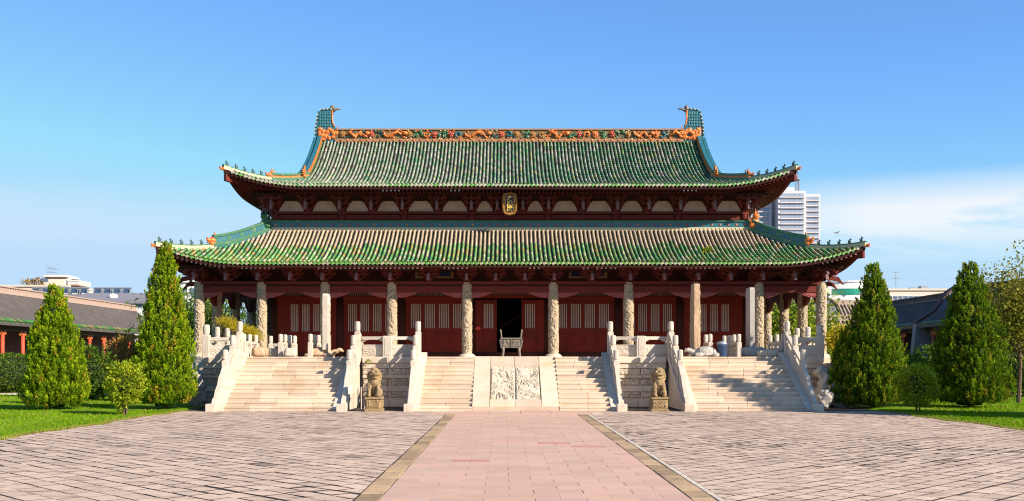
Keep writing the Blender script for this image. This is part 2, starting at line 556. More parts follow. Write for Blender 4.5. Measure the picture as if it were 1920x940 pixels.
M_GRASSBLADE = mat('grass_blade', None, None, 0.35, 0.7, attr=True, trans=0.35, spec=0.04, lo=0.7, hi=1.3)
M_BARK = mat('bark', (0.14, 0.09, 0.055), (0.08, 0.055, 0.035), 8, 0.9, 0.6, 20)
M_LAWN = mat('lawn_turf', (0.13, 0.24, 0.008), (0.09, 0.18, 0.007), 0.5, 0.95, 0.5, 25, spec=0.04,
             stain=(0.27, 0.26, 0.035), stain_scale=0.35, stain_min=0.5, stain_max=0.8)

# ================================================================ GROUND, PLAZA, PATH, LAWN
rng = random.Random(7)
nrng = np.random.default_rng(7)

mb = MB()
mb.box(-1500, -60, -1.0, 1500, 2500, -0.12)
tag(part('ground', mb, M_EARTH, None), kind='structure')

Y_STAIR, Y_EDGE, H = 38.0, 41.8, 2.05
PL_L, PL_R, PATH_IN, PATH_OUT = -12.6, 13.7, 2.13, 2.46
Y_NEAR, Y_APRON = 9.0, 35.6


def clip(poly, x0, x1, y0, y1):
    for ax, lim, sgn in ((0, x0, 1), (0, x1, -1), (1, y0, 1), (1, y1, -1)):
        out = []
        for i in range(len(poly)):
            a, b = poly[i - 1], poly[i]
            da, db = sgn * (a[ax] - lim), sgn * (b[ax] - lim)
            if (da >= 0) != (db >= 0):
                t = da / (da - db)
                out.append((a[0] + (b[0] - a[0]) * t, a[1] + (b[1] - a[1]) * t))
            if db >= 0:
                out.append(b)
        poly = out
        if not poly:
            return []
    return poly


def slab(mb, poly, z, ch=0.012, depth=0.05, m=0, c=None, tilt=(0, 0), side=None):
    """flat stone with a chamfered rim; poly counter-clockwise"""
    n = len(poly)
    cx, cy = sum(p[0] for p in poly) / n, sum(p[1] for p in poly) / n
    sz = max(0.05, max(math.hypot(p[0] - cx, p[1] - cy) for p in poly))
    k = max(0.3, 1 - ch / sz * 1.6)
    T = lambda p, dz: (p[0], p[1], z + dz + (p[0] - cx) * tilt[0] + (p[1] - cy) * tilt[1])
    top = [T((cx + (p[0] - cx) * k, cy + (p[1] - cy) * k), 0) for p in poly]
    mid = [T(p, -ch * 0.7) for p in poly]
    bot = [(p[0], p[1], z - depth) for p in poly]
    fs = []
    for i in range(n):
        j = (i + 1) % n
        fs += [(i, n + i, n + j, j), (n + i, 2 * n + i, 2 * n + j, n + j)]
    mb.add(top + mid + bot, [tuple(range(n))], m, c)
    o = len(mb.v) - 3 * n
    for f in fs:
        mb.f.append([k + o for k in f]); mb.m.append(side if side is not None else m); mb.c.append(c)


def area(p):
    return 0.5 * sum(p[i - 1][0] * p[i][1] - p[i][0] * p[i - 1][1] for i in range(len(p)))


mb = MB()
mb.box(PL_L, Y_NEAR, -0.10, -PATH_OUT, Y_STAIR + 4, -0.006)
mb.box(PATH_OUT, Y_NEAR, -0.10, PL_R, Y_STAIR + 4, -0.006)
plaza = tag(part('plaza_pavement', mb, M_MORTAR, None), kind='structure')

bricks = []
for side, (x0, x1), (bl, bw), ang in (('l', (PL_L, -PATH_OUT - 0.02), (0.56, 0.36), 135), ('r', (PATH_OUT + 0.12, PL_R), (0.46, 0.31), 45)):
    ca, sa = math.cos(rad(ang)), math.sin(rad(ang))
    cx, cy = (x0 + x1) / 2, (Y_NEAR + 38) / 2
    ext = 24
    nr = int(ext / bw)
    for r in range(-nr, nr + 1):
        off = rng.random() * bl
        wob = rng.uniform(-0.012, 0.012)
        u = -ext + off
        while u < ext:
            ln = bl * rng.uniform(0.86, 1.14)
            gx_, gy_ = cx + u * ca - r * bw * sa, cy + u * sa + r * bw * ca
            wn_ = noise.noise(Vector((gx_ * .22, gy_ * .16, 3 if side == 'l' else 8))) + .5 * noise.noise(Vector((gx_ * .6, gy_ * .5, 5)))
            wide = max(0, min(1, .35 + 1.3 * wn_))
            g = rng.uniform(0.006, 0.014) + wide * (rng.random() ** 2) * .045
            jj = .008 + .022 * wide
            q = [(u + g, r * bw + g + wob), (u + ln - g, r * bw + g + wob), (u + ln - g, r * bw + bw - g + wob), (u + g, r * bw + bw - g + wob)]
            q = [(a + rng.uniform(-jj, jj), b + rng.uniform(-jj, jj)) for a, b in q]
            P = [(cx + a * ca - b * sa, cy + a * sa + b * ca) for a, b in q]
            u += ln
            if max(p[1] for p in P) < Y_NEAR or min(p[1] for p in P) > 38.3 or max(p[0] for p in P) < x0 or min(p[0] for p in P) > x1:
                continue
            P = clip(P, x0, x1, Y_NEAR, 38.05 if True else 0)
            if len(P) < 3:
                continue
            A = area(P)
            if abs(A) < 0.004:
                continue
            if A < 0:
                P.reverse()
            my = sum(p[1] for p in P) / len(P)
            mx = sum(p[0] for p in P) / len(P)
            bricks.append((my, mx, P))
bricks.sort(key=lambda b: b[0])
fieldmb = MB()
count = 0
for my, mx, P in bricks:
    seen = abs(mx - CAMX) < my * 0.50 and my > 13.6
    z = rng.uniform(0.000, 0.004)
    tl = (rng.uniform(-.006, .006), rng.uniform(-.006, .006))
    if seen and count < 290:
        count += 1
        c = MB()
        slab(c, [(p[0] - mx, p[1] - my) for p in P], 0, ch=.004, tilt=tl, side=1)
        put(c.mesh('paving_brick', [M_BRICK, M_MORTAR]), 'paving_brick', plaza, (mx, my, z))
    else:
        b = rng.uniform(0.88, 1.10)
        w = rng.random()
        col = [b * (0.53 + 0.06 * w), b * (0.385 + 0.045 * w), b * (0.285 + 0.035 * w)]
        if rng.random() < .05:
            dk = rng.uniform(.5, .8)
            col = [v * dk for v in col]
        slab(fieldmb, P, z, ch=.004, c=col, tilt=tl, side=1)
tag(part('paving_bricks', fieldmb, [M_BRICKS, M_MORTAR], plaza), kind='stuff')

# central path
mb = MB()
mb.box(-PATH_OUT, Y_NEAR, -0.10, PATH_OUT, Y_STAIR + 4, -0.002)
path = tag(part('stone_path', mb, M_MORTAR, None), kind='structure')
pw, pd = 0.71, 0.45
far = MB()
n_in = 0
r, y = 0, Y_NEAR
reds = {(31, 4), (29, 5), (22, 1)}
while y < Y_APRON - 0.02:
    x = -PATH_IN - (pw / 2 if r % 2 else 0)
    k = 0
    dep = min(pd, Y_APRON - y)
    while x < PATH_IN - 0.02:
        a, b = max(x, -PATH_IN + 0.005), min(x + pw, PATH_IN - 0.005)
        if b - a > 0.05:
            gx, gy = (rng.uniform(.003, .006) if rng.random() < .4 else rng.uniform(.0005, .002)), rng.uniform(.0004, .0014)
            P = [(a + gx, y + gy), (b - gx, y + gy), (b - gx, y + dep - gy), (a + gx, y + dep - gy)]
            z = rng.uniform(-.001, .001)
            tl = (rng.uniform(-.002, .002), rng.uniform(-.002, .002))
            if y > 13.2 and n_in < 295:
                n_in += 1
                c = MB()
                mx, my = (a + b) / 2, y + dep / 2
                slab(c, [(p[0] - mx, p[1] - my) for p in P], 0, ch=0.002, tilt=tl)
                put(c.mesh('paver', [M_PAVER_RED if (r, k) in reds else M_PAVER, M_MORTAR]), 'paver', path, (mx, my, z + 0.006))
            else:
                slab(far, P, z + 0.006, ch=0.005, tilt=tl)
        x += pw
        k += 1
    y += pd
    r += 1
if far.v:
    tag(part('pavers', far, M_PAVER, path), kind='stuff')
for sgn in (-1, 1):
    y = Y_NEAR
    while y < Y_APRON:
        ln = rng.uniform(0.65, 1.1)
        y1 = min(y + ln, Y_APRON)
        a, b = sorted((sgn * (PATH_IN + 0.005), sgn * (PATH_OUT - 0.005)))
        j = rng.uniform(-.012, .012)
        c = MB()
        my = (y + y1) / 2
        slab(c, [(a + j, y + .008 - my), (b + j, y + .008 - my), (b + j, y1 - .008 - my), (a + j, y1 - .008 - my)], 0, ch=0.015, tilt=(rng.uniform(-.01, .01), rng.uniform(-.006, .006)))
        put(c.mesh('border_slab', M_SLAB), 'border_slab', path, (0, my, 0.008))
        y = y1
# thin pale kerb line right of the path
y = Y_NEAR
while y < Y_APRON:
    y1 = min(y + rng.uniform(0.8, 1.3), Y_APRON)
    c = MB()
    my = (y + y1) / 2
    slab(c, [(PATH_OUT + .015, y + .01 - my), (PATH_OUT + .10, y + .01 - my), (PATH_OUT + .10, y1 - .01 - my), (PATH_OUT + .015, y1 - .01 - my)], 0, ch=0.01)
    put(c.mesh('kerb_strip', M_STONE), 'kerb_strip', path, (0, my, 0.012))
    y = y1
# apron in front of the stairs
x = -PATH_OUT - 0.6
while x < PATH_OUT + 0.5:
    x1 = min(x + rng.uniform(0.9, 1.5), PATH_OUT + 0.6)
    for ya, yb in ((Y_APRON, Y_APRON + 1.2), (Y_APRON + 1.2, Y_STAIR)):
        c = MB()
        slab(c, [(x + .006, ya + .006), (x1 - .006, ya + .006), (x1 - .006, yb - .006), (x + .006, yb - .006)], 0, ch=0.006)
        put(c.mesh('apron_slab', M_PAVER if rng.random() < 0.5 else M_STEP), 'apron_slab', path, (0, 0, 0.02))
    x = x1

# lawns
def lawn_edge(y, side):
    w = 0.12 * math.sin(y * 0.9) + 0.08 * math.sin(y * 2.3 + 1)
    return (PL_L + w) if side < 0 else (PL_R + w)

lawn_col = []
for side in (-1, 1):
    vs, fs = [], []
    ys = np.arange(9, 116, 0.6)
    us = np.array([0, .03, .3, 1, 2, 4, 7, 11, 16, 22, 30, 45, 70])
    for y in ys:
        e = lawn_edge(y, side) if y < 39 else (lawn_edge(39, side))
        for u in us:
            zz = -0.03 + min(1, u / 0.3) * 0.06 + 0.05 * noise.noise(Vector((u * .4, y * .4, side * 5))) * min(1, u)
            vs.append((e + side * u, y, zz))
    nu = len(us)
    for i in range(len(ys) - 1):
        for k in range(nu - 1):
            fs.append((i * nu + k, i * nu + k + 1, (i + 1) * nu + k + 1, (i + 1) * nu + k))
    tag(put(np_mesh('lawn', vs, fs, M_LAWN, smooth=True), 'lawn'), kind='structure')
    # grass blades
    n = 150000
    yy = 18 + 52 * nrng.random(n) ** 1.5
    uu = nrng.random(n) ** 1.6 * np.where(yy < 45, 22, 34)
    ee = np.array([lawn_edge(min(v, 39), side) for v in yy])
    edge = nrng.random(n) < 0.10
    uu = np.where(edge, nrng.normal(-0.03, 0.05, n), uu)
    xx = ee + side * uu
    keep = (np.abs(xx - CAMX) < yy * 0.60 + 4) & ~((yy > 38.2) & (np.abs(xx) < 16.2))
    xx, yy, uu = xx[keep], yy[keep], uu[keep]
    n = len(xx)
    hgt = nrng.uniform(0.035, 0.085, n)
    wid = nrng.uniform(0.008, 0.016, n) * (1 + yy / 40)
    ang = nrng.random(n) * 2 * np.pi
    lx, ly = nrng.normal(0, .025, n), nrng.normal(0, .025, n)
    z0 = np.where(uu < 0.3, -0.02, 0.015)
    V = np.empty((n, 3, 3))
    V[:, 0] = np.c_[xx - wid * np.cos(ang), yy - wid * np.sin(ang), z0]
    V[:, 1] = np.c_[xx + wid * np.cos(ang), yy + wid * np.sin(ang), z0]
    V[:, 2] = np.c_[xx + lx, yy + ly, z0 + hgt]
    t = nrng.random(n)[:, None]
    col = (1 - t) * np.array([0.11, 0.25, 0.006]) + t * np.array([0.25, 0.38, 0.010])
    dry = nrng.random(n) < np.where(np.abs(uu) < 0.15, 0.65, 0.08)
    col[dry] = np.array([0.40, 0.30, 0.09])
    g = np_mesh('grass', V.reshape(-1, 3), np.arange(3 * n).reshape(n, 3), M_GRASSBLADE, col)
    tag(put(g, 'grass'), 'short bright green lawn grass ' + ('left' if side < 0 else 'right') + ' of the grey paved plaza', 'grass', kind='stuff')
# garden walks seen as pale strips across the lawns
mb = MB()
mb.box(-60, 55.2, -0.05, -16.6, 57.2, 0.065)
mb.box(16.8, 55.2, -0.05, 60, 57.2, 0.065)
tag(part('garden_walk', mb, M_STONE, None), kind='structure')

# ================================================================ TERRACE
TX0, TX1, Y_HALL = -12.86, 12.72, 46.8
terrace = thing('stone_terrace', 'carved pale stone terrace platform carrying the hall', 'terrace', (0, Y_EDGE, 0))
mb = MB()
mb.box(TX0 + .25, Y_EDGE + 0.3, -0.05, TX1 - .25, Y_HALL + 1, H - 0.03)
mb.box(-16.0, Y_HALL + 0.25, -0.05, 15.7, 66.4, H - 0.03)
part('terrace_core', mb, M_WALLSTONE, terrace)
# paving of the terrace top, set just proud of the core
mb = MB()
mb.box(TX0 + .6, Y_EDGE + .5, H - .06, TX1 - .6, 50.6, H - 0.004)
part('terrace_floor', mb, M_STEP, terrace)


def relief_grid(w, h, nx, ny, amp, seed, freq=3.0, k=7.0, border=0.04, cut=False):
    """height field of carved scrolls: returns verts (x, -height, z) and quads"""
    vs = []
    for j in range(ny + 1):
        for i in range(nx + 1):
            x, z = w * i / nx, h * j / ny
            p = Vector((x * freq + seed * 7.3, z * freq + seed * 3.7, seed))
            wv = Vector((noise.noise(p * 0.6 + Vector((5, 0, 0))), noise.noise(p * 0.6 + Vector((0, 9, 0))), 0)) * 1.6
            a = noise.noise((p + wv) * 0.8)
            r = 1 - abs(math.sin(a * k))
            b = 1 - abs(noise.noise((p + wv) * 2.1)) * 2.2
            hh = amp * (0.65 * r ** 1.3 + 0.35 * max(0, b))
            if cut:                                       # raised scrolls parted by narrow cut grooves
                g1 = min(1, abs(math.sin(a * k)) / .42)
                g2 = min(1, abs(noise.noise((p + wv * .7) * 1.9)) / .13)
                g3 = min(1, abs(noise.noise((p + wv * .5) * 3.6 + Vector((3, 1, 0)))) / .10)
                hh = amp * g1 * g1 * (3 - 2 * g1) * (.30 + .45 * g2 + .25 * g3)
            e = min(x, w - x, z, h - z)
            hh *= max(0.0, min(1, e / border))
            vs.append((x, -hh, z))
    fs = []
    for j in range(ny):
        for i in range(nx):
            q = j * (nx + 1) + i
            fs.append((q, q + 1, q + nx + 2, q + nx + 1))
    return vs, fs


def sumeru(x0, x1, yf, side_m=None):
    """stepped and carved front wall of the terrace between x0 and x1; face plane yf"""
    bands = [(-0.05, 0.20, -0.12, 'plinth_stone'), (0.20, 0.34, -0.05, 'moulding'), (0.62, 0.72, -0.05, 'moulding'),
             (0.72, 0.86, 0.02, 'moulding'), (1.18, 1.30, 0.0, 'moulding'), (1.58, 1.80, -0.05, 'wall_block'), (1.80, 2.05, -0.12, 'cap_stone')]
    for za, zb, dy, nm in bands:
        n = max(1, round((x1 - x0) / 1.15))
        xs = [x0 + (x1 - x0) * i / n for i in range(n + 1)]
        if n > 1:
            xs = [xs[0]] + [v + rng.uniform(-.12, .12) for v in xs[1:-1]] + [xs[-1]]
        for a, b in zip(xs[:-1], xs[1:]):
            c = MB()
            j = rng.uniform(-.004, .004)
            c.cbox(a + .003, yf + dy + j, za + .002, b - .003, yf + 0.45, zb - .002, 0.018)
            part(nm, c, M_STONE, terrace)
    for za, zb, dy, fr, kk in ((0.34, 0.62, 0.0, 2.6, 6), (0.86, 1.18, 0.10, 4.2, 8), (1.30, 1.58, 0.0, 2.4, 6)):
        n = max(1, round((x1 - x0) / 1.3))
        for i in range(n):
            a, b = x0 + (x1 - x0) * i / n, x0 + (x1 - x0) * (i + 1) / n
            vs, fs = relief_grid(b - a - .02, zb - za - .006, int((b - a) * 48), 16, 0.06, rng.random() * 20, fr * 1.2, kk, .03, True)
            c = MB()
            c.add([(a + .01 + v[0], yf + dy + 0.012 + v[1], za + .003 + v[2]) for v in vs], fs)
            c.box(a + .005, yf + dy + 0.02, za, b - .005, yf + 0.4, zb)
            part('carved_panel', c, M_CARVE, terrace)


STL, STLR = (-11.33, -6.48), (6.44, 11.24)      # rails of the side flights
CF = (-3.98, 3.94)                              # rails of the centre flight
sumeru(STL[1] + .2, CF[0] - .2, Y_EDGE)
sumeru(CF[1] + .2, STLR[0] - .2, Y_EDGE)
sumeru(TX0, STL[0] - .2, Y_EDGE)
sumeru(STLR[1] + .2, TX1, Y_EDGE)
# edge stones along the heads of the flights
for xa, xb in ((STL[0] - .2, STL[1] + .2), (CF[0] - .2, CF[1] + .2), (STLR[0] - .2, STLR[1] + .2)):
    x = xa
    while x < xb - 0.01:
        x1 = min(x + rng.uniform(1.1, 1.7), xb)
        if xb - x1 < .5: x1 = xb
        c = MB()
        c.cbox(x + .003, Y_EDGE - .002, 1.86, x1 - .003, Y_EDGE + .6, H + rng.uniform(-.004, .004), 0.02)
        part('edge_stone', c, M_STEP, terrace)
        x = x1
# side walls of the terrace and the base of the hall: courses of blocks
def block_wall(p0, p1, z0, z1, t, rows, ln, root, m, nm='wall_block', stones=None):
    p0, p1 = Vector((*p0, 0)), Vector((*p1, 0))
    L = (p1 - p0).length
    d = (p1 - p0) / L
    M0 = Matrix.Translation(p0) @ Matrix(((d.x, -d.y, 0, 0), (d.y, d.x, 0, 0), (0, 0, 1, 0), (0, 0, 0, 1)))
    for r in range(rows):
        za, zb = z0 + (z1 - z0) * r / rows, z0 + (z1 - z0) * (r + 1) / rows
        u = 0.0
        first = True
        while u < L - .01:
            u1 = min(u + ln * rng.uniform(.7, 1.3) * (.6 if first and r % 2 else 1), L)
            first = False
            c = MB()
            c.cbox(u + .004, -t / 2 + rng.uniform(-.01, .01), za + .003, u1 - .004, t / 2, zb - .003, .015, M=M0)
            part(nm, c, m, root)
            u = u1

block_wall((TX0 + .1, Y_HALL), (TX0 + .1, Y_EDGE + .45), -.05, H, .3, 5, 1.1, terrace, M_STONE)
block_wall((TX1 - .1, Y_EDGE + .45), (TX1 - .1, Y_HALL), -.05, H, .3, 5, 1.1, terrace, M_STONE)
block_wall((-16.15, Y_HALL + .12), (TX0, Y_HALL + .12), -.05, H, .3, 5, 1.0, terrace, M_STONE)
block_wall((TX1, Y_HALL + .12), (15.85, Y_HALL + .12), -.05, H, .3, 5, 1.0, terrace, M_STONE)
block_wall((-16.0, 66.4), (-16.0, Y_HALL + .3), -.05, H, .3, 3, 2.2, terrace, M_WALLSTONE)
block_wall((15.7, Y_HALL + .3), (15.7, 66.4), -.05, H, .3, 3, 2.2, terrace, M_WALLSTONE)

# ================================================================ STAIRCASES
NST = 12
RISE, TREAD = H / NST, (Y_EDGE - Y_STAIR) / NST
SLOPE = H / (Y_EDGE - Y_STAIR)


def flight(root, x0, x1, n):
    for i in range(NST):
        xs = [x0 + (x1 - x0) * k / n for k in range(n + 1)]
        xs = [xs[0]] + [v + rng.uniform(-.3, .3) * (x1 - x0) / n for v in xs[1:-1]] + [xs[-1]]
        ya = Y_STAIR + i * TREAD
        for a, b in zip(xs[:-1], xs[1:]):
            c = MB()
            j, dz = rng.uniform(-.008, .008), rng.uniform(-.005, .003)
            c.box(a + .004, ya - .006 + j, max(-.02, i * RISE - .05), b - .004, ya + TREAD + .3, (i + 1) * RISE - .07)
            c.cbox(a + .003, ya - .02 + j, (i + 1) * RISE - .068, b - .003, ya + TREAD + .3, (i + 1) * RISE + dz, .016)
            part('step_stone', c, M_STEP, root)


def stringer(root, xr, s, w=0.52):
    """sloping cheek stones of a flight with the triangular wall below, and a foot block"""
    x = xr + s * .11
    n = 4
    for k in range(n):
        a, b = k / n, (k + 1) / n
        ya, yb = Y_STAIR - .12 + a * (Y_EDGE - Y_STAIR + .12), Y_STAIR - .12 + b * (Y_EDGE - Y_STAIR + .12)
        za, zb = .10 + SLOPE * (ya - Y_STAIR) + .08, .10 + SLOPE * (yb - Y_STAIR) + .08
        c = MB()
        c.prism([(ya + .003, za - .26), (yb - .003, zb - .26), (yb - .003, zb), (ya + .003, za)], x - w / 2, x + w / 2, 'x')
        part('cheek_stone', c, M_STONE, root)
    for k in range(3):
        z0, z1 = k * .55, (k + 1) * .55 - .004
        ys = Y_STAIR + .10 + z0 / SLOPE
        c = MB()
        ye = Y_EDGE - .03
        top = lambda y: SLOPE * (y - Y_STAIR) - .10
        pts = [(ys + .15, z0), (ye, z0), (ye, min(z1, top(ye)))]
        yt = Y_STAIR + (z1 + .10) / SLOPE
        if yt < ye:
            pts.append((yt, z1))
        c.prism(pts, x - w / 2 + .05 + .004 * k, x + w / 2 - .05 - .004 * k, 'x')
        part('cheek_wall', c, M_STONE, root)
    c = MB()
    c.cbox(xr - .19, Y_STAIR - .46, -.02, xr + .19, Y_STAIR - .125, .28, .02)
    part('foot_block', c, M_STONE, root)


left_st = thing('stone_staircase', 'wide pale stone staircase on the left, below the grey broken stele bases', 'staircase', (STL[0], Y_STAIR, 0), 'stone stairs up to the terrace')
flight(left_st, STL[0] + .30, STL[1] - .30, 4)
for x, s in zip(STL, (1, -1)): stringer(left_st, x, s)
mid_st = thing('stone_staircase', 'central pale stone staircase split by the carved sloping ramp', 'staircase', (0, Y_STAIR, 0), 'stone stairs up to the terrace')
RX0, RX1 = -1.64, 1.64
flight(mid_st, CF[0] + .30, RX0 - .005, 2)
flight(mid_st, RX1 + .005, CF[1] - .30, 2)
for x, s in zip(CF, (1, -1)): stringer(mid_st, x, s)
right_st = thing('stone_staircase', 'wide pale stone staircase on the right, partly in tree shadow', 'staircase', (STLR[1], Y_STAIR, 0), 'stone stairs up to the terrace')
flight(right_st, STLR[0] + .30, STLR[1] - .30, 4)
for x, s in zip(STLR, (1, -1)): stringer(right_st, x, s)

# the carved ramp: four border slabs round two carved halves
def ramp_pt(x, s, h=0.0):
    """s 0..1 up the slope, h above its plane"""
    n = Vector((0, -SLOPE, 1)).normalized()
    p = Vector((x, Y_STAIR + s * (Y_EDGE - Y_STAIR), .17 + s * (H - .17 + .02)))
    return p + n * h

def ramp_slab(root, xa, xb, sa, sb, h, nm, m):
    c = MB()
    b = .008
    P = [ramp_pt(xa + b, sa + .002, h), ramp_pt(xb - b, sa + .002, h), ramp_pt(xb - b, sb - .002, h), ramp_pt(xa + b, sb - .002, h)]
    Q = [p - Vector((0, 0, .5)) for p in P]
    c.add(P + Q, [(0, 1, 2, 3), (0, 4, 5, 1), (1, 5, 6, 2), (2, 6, 7, 3), (3, 7, 4, 0)])
    part(nm, c, m, root)

SA, SB, CX = .13, .80, .985
ramp = put(None, 'carved_ramp', mid_st)
for xa, xb, sa, sb in ((RX0, RX0 + (RX1 - CX), 0, .5), (RX0, RX0 + (RX1 - CX), .5, 1), (CX, RX1, 0, .48), (CX, RX1, .48, 1), (-CX, -.02, 0, SA), (-.02, CX, 0, SA), (-CX, -.02, SB, 1), (-.02, CX, SB, 1)):
    ramp_slab(ramp, xa, xb, sa, sb, 0.0, 'ramp_slab', M_STEP)
c = MB()
c.box(RX0 + .01, Y_STAIR + .004, -.02, RX1 - .01, Y_STAIR + .2, .165)
part('ramp_toe', c, M_STEP, ramp)
for half, (xa, xb) in enumerate(((-CX + .015, -.006), (.006, CX - .015))):
    ny, nx = 190, 110
    w, hh = xb - xa, (SB - SA)
    vs, fs = relief_grid(w, 2.75, nx, ny, 1.0, 3.3 + half * 2.2, 2.9, 8, .05, True)
    c = MB()
    c.add([ramp_pt(xa + v[0], SA + .008 + v[2] / 2.75 * (hh - .016), -.075 + (-v[1]) * .085) for v in vs], fs)
    part('carved_relief', c, M_RAMPCARVE, ramp)
c = MB()
P = [ramp_pt(-CX, SA, -.08), ramp_pt(CX, SA, -.08), ramp_pt(CX, SB, -.08), ramp_pt(-CX, SB, -.08)]
c.add(P, [(0, 1, 2, 3)])
part('relief_bed', c, M_RAMPCARVE, ramp)

# ================================================================ BALUSTRADES
POST = {}


def post_mesh(kind):
    if kind in POST:
        return POST[kind]
    c = MB()
    hs, w, hh = {'newel': (.86, .12, .42), 'small': (.62, .10, .34), 'flat': (.86, .19, 0), 'corner': (.9, .15, .42)}[kind]
    c.cbox(-w, -w, -.06, w, w, hs, .02)
    if kind == 'flat':
        c.box(-.10, -w - .012, .06, .10, w + .012, hs - .08)
    else:
        r = w * .92
        c.lathe([(w * .75, hs), (w * .75, hs + .04), (r, hs + .05), (r * 1.03, hs + hh * .5), (r, hs + hh - .04), (r * .8, hs + hh), (.001, hs + hh + .01)], 12)
    POST[kind] = c.mesh('post', M_MARBLE)
    return POST[kind]


def rail_panel(root, p0, p1, hr=.80, holes=2, gap=.11, slit=False):
    p0, p1 = Vector(p0), Vector(p1)
    L = Vector((p1.x - p0.x, p1.y - p0.y, 0)).length
    g = gap / L
    c = MB()
    c.shear(p0, p1, [(g, -.02), (1 - g, -.02), (1 - g, hr * .60), (g, hr * .60)], .12)
    c.shear(p0, p1, [(g, hr * .84), (1 - g, hr * .84), (1 - g, hr), (g, hr)], .16)
    e = .06 / L
    # cloud brackets under the handrail
    za, zb = hr * .60 - .001, hr * .84 + .001
    for k in range(holes + 1):
        if slit:
            break
        u = g + (1 - 2 * g) * k / holes
        bw = .10 / L
        if k == 0:
            c.shear(p0, p1, [(u, za), (u + bw * .7, za), (u + bw * .5, (za + zb) / 2), (u + bw * 2.4, zb - .03), (u + bw * 2.4, zb), (u, zb)], .09)
        elif k == holes:
            c.shear(p0, p1, [(u, za), (u, zb), (u - bw * 2.4, zb), (u - bw * 2.4, zb - .03), (u - bw * .5, (za + zb) / 2), (u - bw * .7, za)], .09)
        else:
            c.shear(p0, p1, [(u - bw, za), (u + bw, za), (u + bw * .5, (za + zb) / 2), (u + bw * 1.8, zb - .03), (u + bw * 1.8, zb), (u - bw * 1.8, zb), (u - bw * 1.8, zb - .03), (u - bw * .5, (za + zb) / 2)], .09)
    if slit:
        for u in (g + .12, 1 - g - .12):
            bw = .045 / L
            c.shear(p0, p1, [(u - bw, za), (u + bw, za), (u + bw, zb), (u - bw, zb)], .08)
    pn = part('rail_panel', c, M_MARBLE, root)
    # carved face on the outer side of the solid part
    d = (p1 - p0)
    dn = Vector((d.x, d.y, 0)).normalized()
    nrm = Vector((dn.y, -dn.x, 0))
    w, h = L - 2 * gap - .10, hr * .60 - .14
    for sgn in (1, -1):
        vs, fs = relief_grid(w, h, max(8, int(w * 34)), 14, .028, rng.random() * 30, 4.0, 7, .03)
        q = MB()
        pts = []
        for v in vs:
            u = (gap + .05 + v[0]) / L
            base = p0.lerp(p1, u)
            pts.append(base + Vector((0, 0, .05 + v[2])) + nrm * sgn * (.0605 - v[1]))
        q.add(pts, fs)
        part('carved_face', q, M_MARBLE, pn)


def balustrade(label, pts, kinds, hr=.80, holes=2, group='stone balustrades of the terrace', scroll=None):
    root = thing('stone_balustrade', label, 'balustrade', pts[0], group)
    for p, k in zip(pts, kinds):
        put(post_mesh(k), 'post', root, p)
    for a, b in zip(pts[:-1], pts[1:]):
        rail_panel(root, a, b, hr, holes, slit=scroll is not None)
    if scroll is not None:
        # the sloping end stone that dies into the foot of the stairs
        a, b = Vector(pts[scroll[0]]), Vector(scroll[1])
        L = (b - a).length
        c = MB()
        c.shear(a, b, [(.10 / L, -.03), (1, -.03), (1, .10), (.9, .22), (.78, .18), (.70, .34), (.52, .38), (.42, .58), (.25, .60), (.10 / L, .74)], .15)
        part('end_scroll', c, M_MARBLE, root)
    return root


zs = lambda y: .18 + SLOPE * (y - Y_STAIR)
for x, lab in ((STL[0], 'sloping stone balustrade at the far left, beside the left cypress'),
               (STL[1], 'sloping stone balustrade right of the left stairs, behind the left lion'),
               (CF[0], 'sloping stone balustrade left of the centre stairs, right of the left lion'),
               (CF[1], 'sloping stone balustrade right of the centre stairs, left of the right lion'),
               (STLR[0], 'sloping stone balustrade left of the right stairs, behind the right lion'),
               (STLR[1], 'sloping stone balustrade at the far right, in front of the garden rocks')):
    ys = [Y_EDGE - .02, Y_EDGE - 1.12, Y_EDGE - 2.22]
    pts = [(x, y, zs(y)) for y in ys]
    pts[0] = (x, ys[0], zs(ys[0]))
    balustrade(lab, pts, ['newel', 'newel', 'newel'], .80, 2, scroll=(2, (x, Y_STAIR - .05, zs(Y_STAIR - .05))))
YF = Y_EDGE + .08
balustrade('front balustrade on the terrace edge above the left lion', [(STL[1] + .02, YF + .25, H), (-5.25, YF, H), (CF[0] - .02, YF + .25, H)], ['small', 'flat', 'small'], .84, 1)
balustrade('front balustrade on the terrace edge above the right lion', [(CF[1] + .02, YF + .25, H), (5.20, YF, H), (STLR[0] - .02, YF + .25, H)], ['small', 'flat', 'small'], .84, 1)
balustrade('balustrade along the left edge of the terrace by the conifer',
           [(STL[0] - .1, YF + .2, H), (TX0 + .12, YF, H), (TX0 + .12, YF + 1.6, H), (TX0 + .12, YF + 3.2, H), (TX0 + .12, YF + 4.7, H)],
           ['small', 'corner', 'newel', 'newel', 'newel'], .80)
balustrade('balustrade along the right edge of the terrace by the yellow bushes',
           [(STLR[1] + .1, YF + .2, H), (TX1 - .12, YF, H), (TX1 - .12, YF + 1.6, H), (TX1 - .12, YF + 3.2, H), (TX1 - .12, YF + 4.7, H)],
           ['small', 'corner', 'newel', 'newel', 'newel'], .80)
balustrade('short balustrade running back from the head of the left stairs', [(STL[0], YF + .55, H), (STL[0], YF + 1.5, H), (STL[0], YF + 2.6, H)], ['small', 'small', 'small'], .66)
balustrade('short balustrade running back from the head of the right stairs', [(STLR[1], YF + .55, H), (STLR[1], YF + 1.5, H), (STLR[1], YF + 2.6, H)], ['small', 'small', 'small'], .66)
balustrade('low balustrade behind the left tortoise, sunlit face to the right', [(-9.9, 42.9, H), (-9.9, 43.8, H), (-9.9, 44.75, H), (-9.9, 45.75, H)], ['small'] * 4, .62)
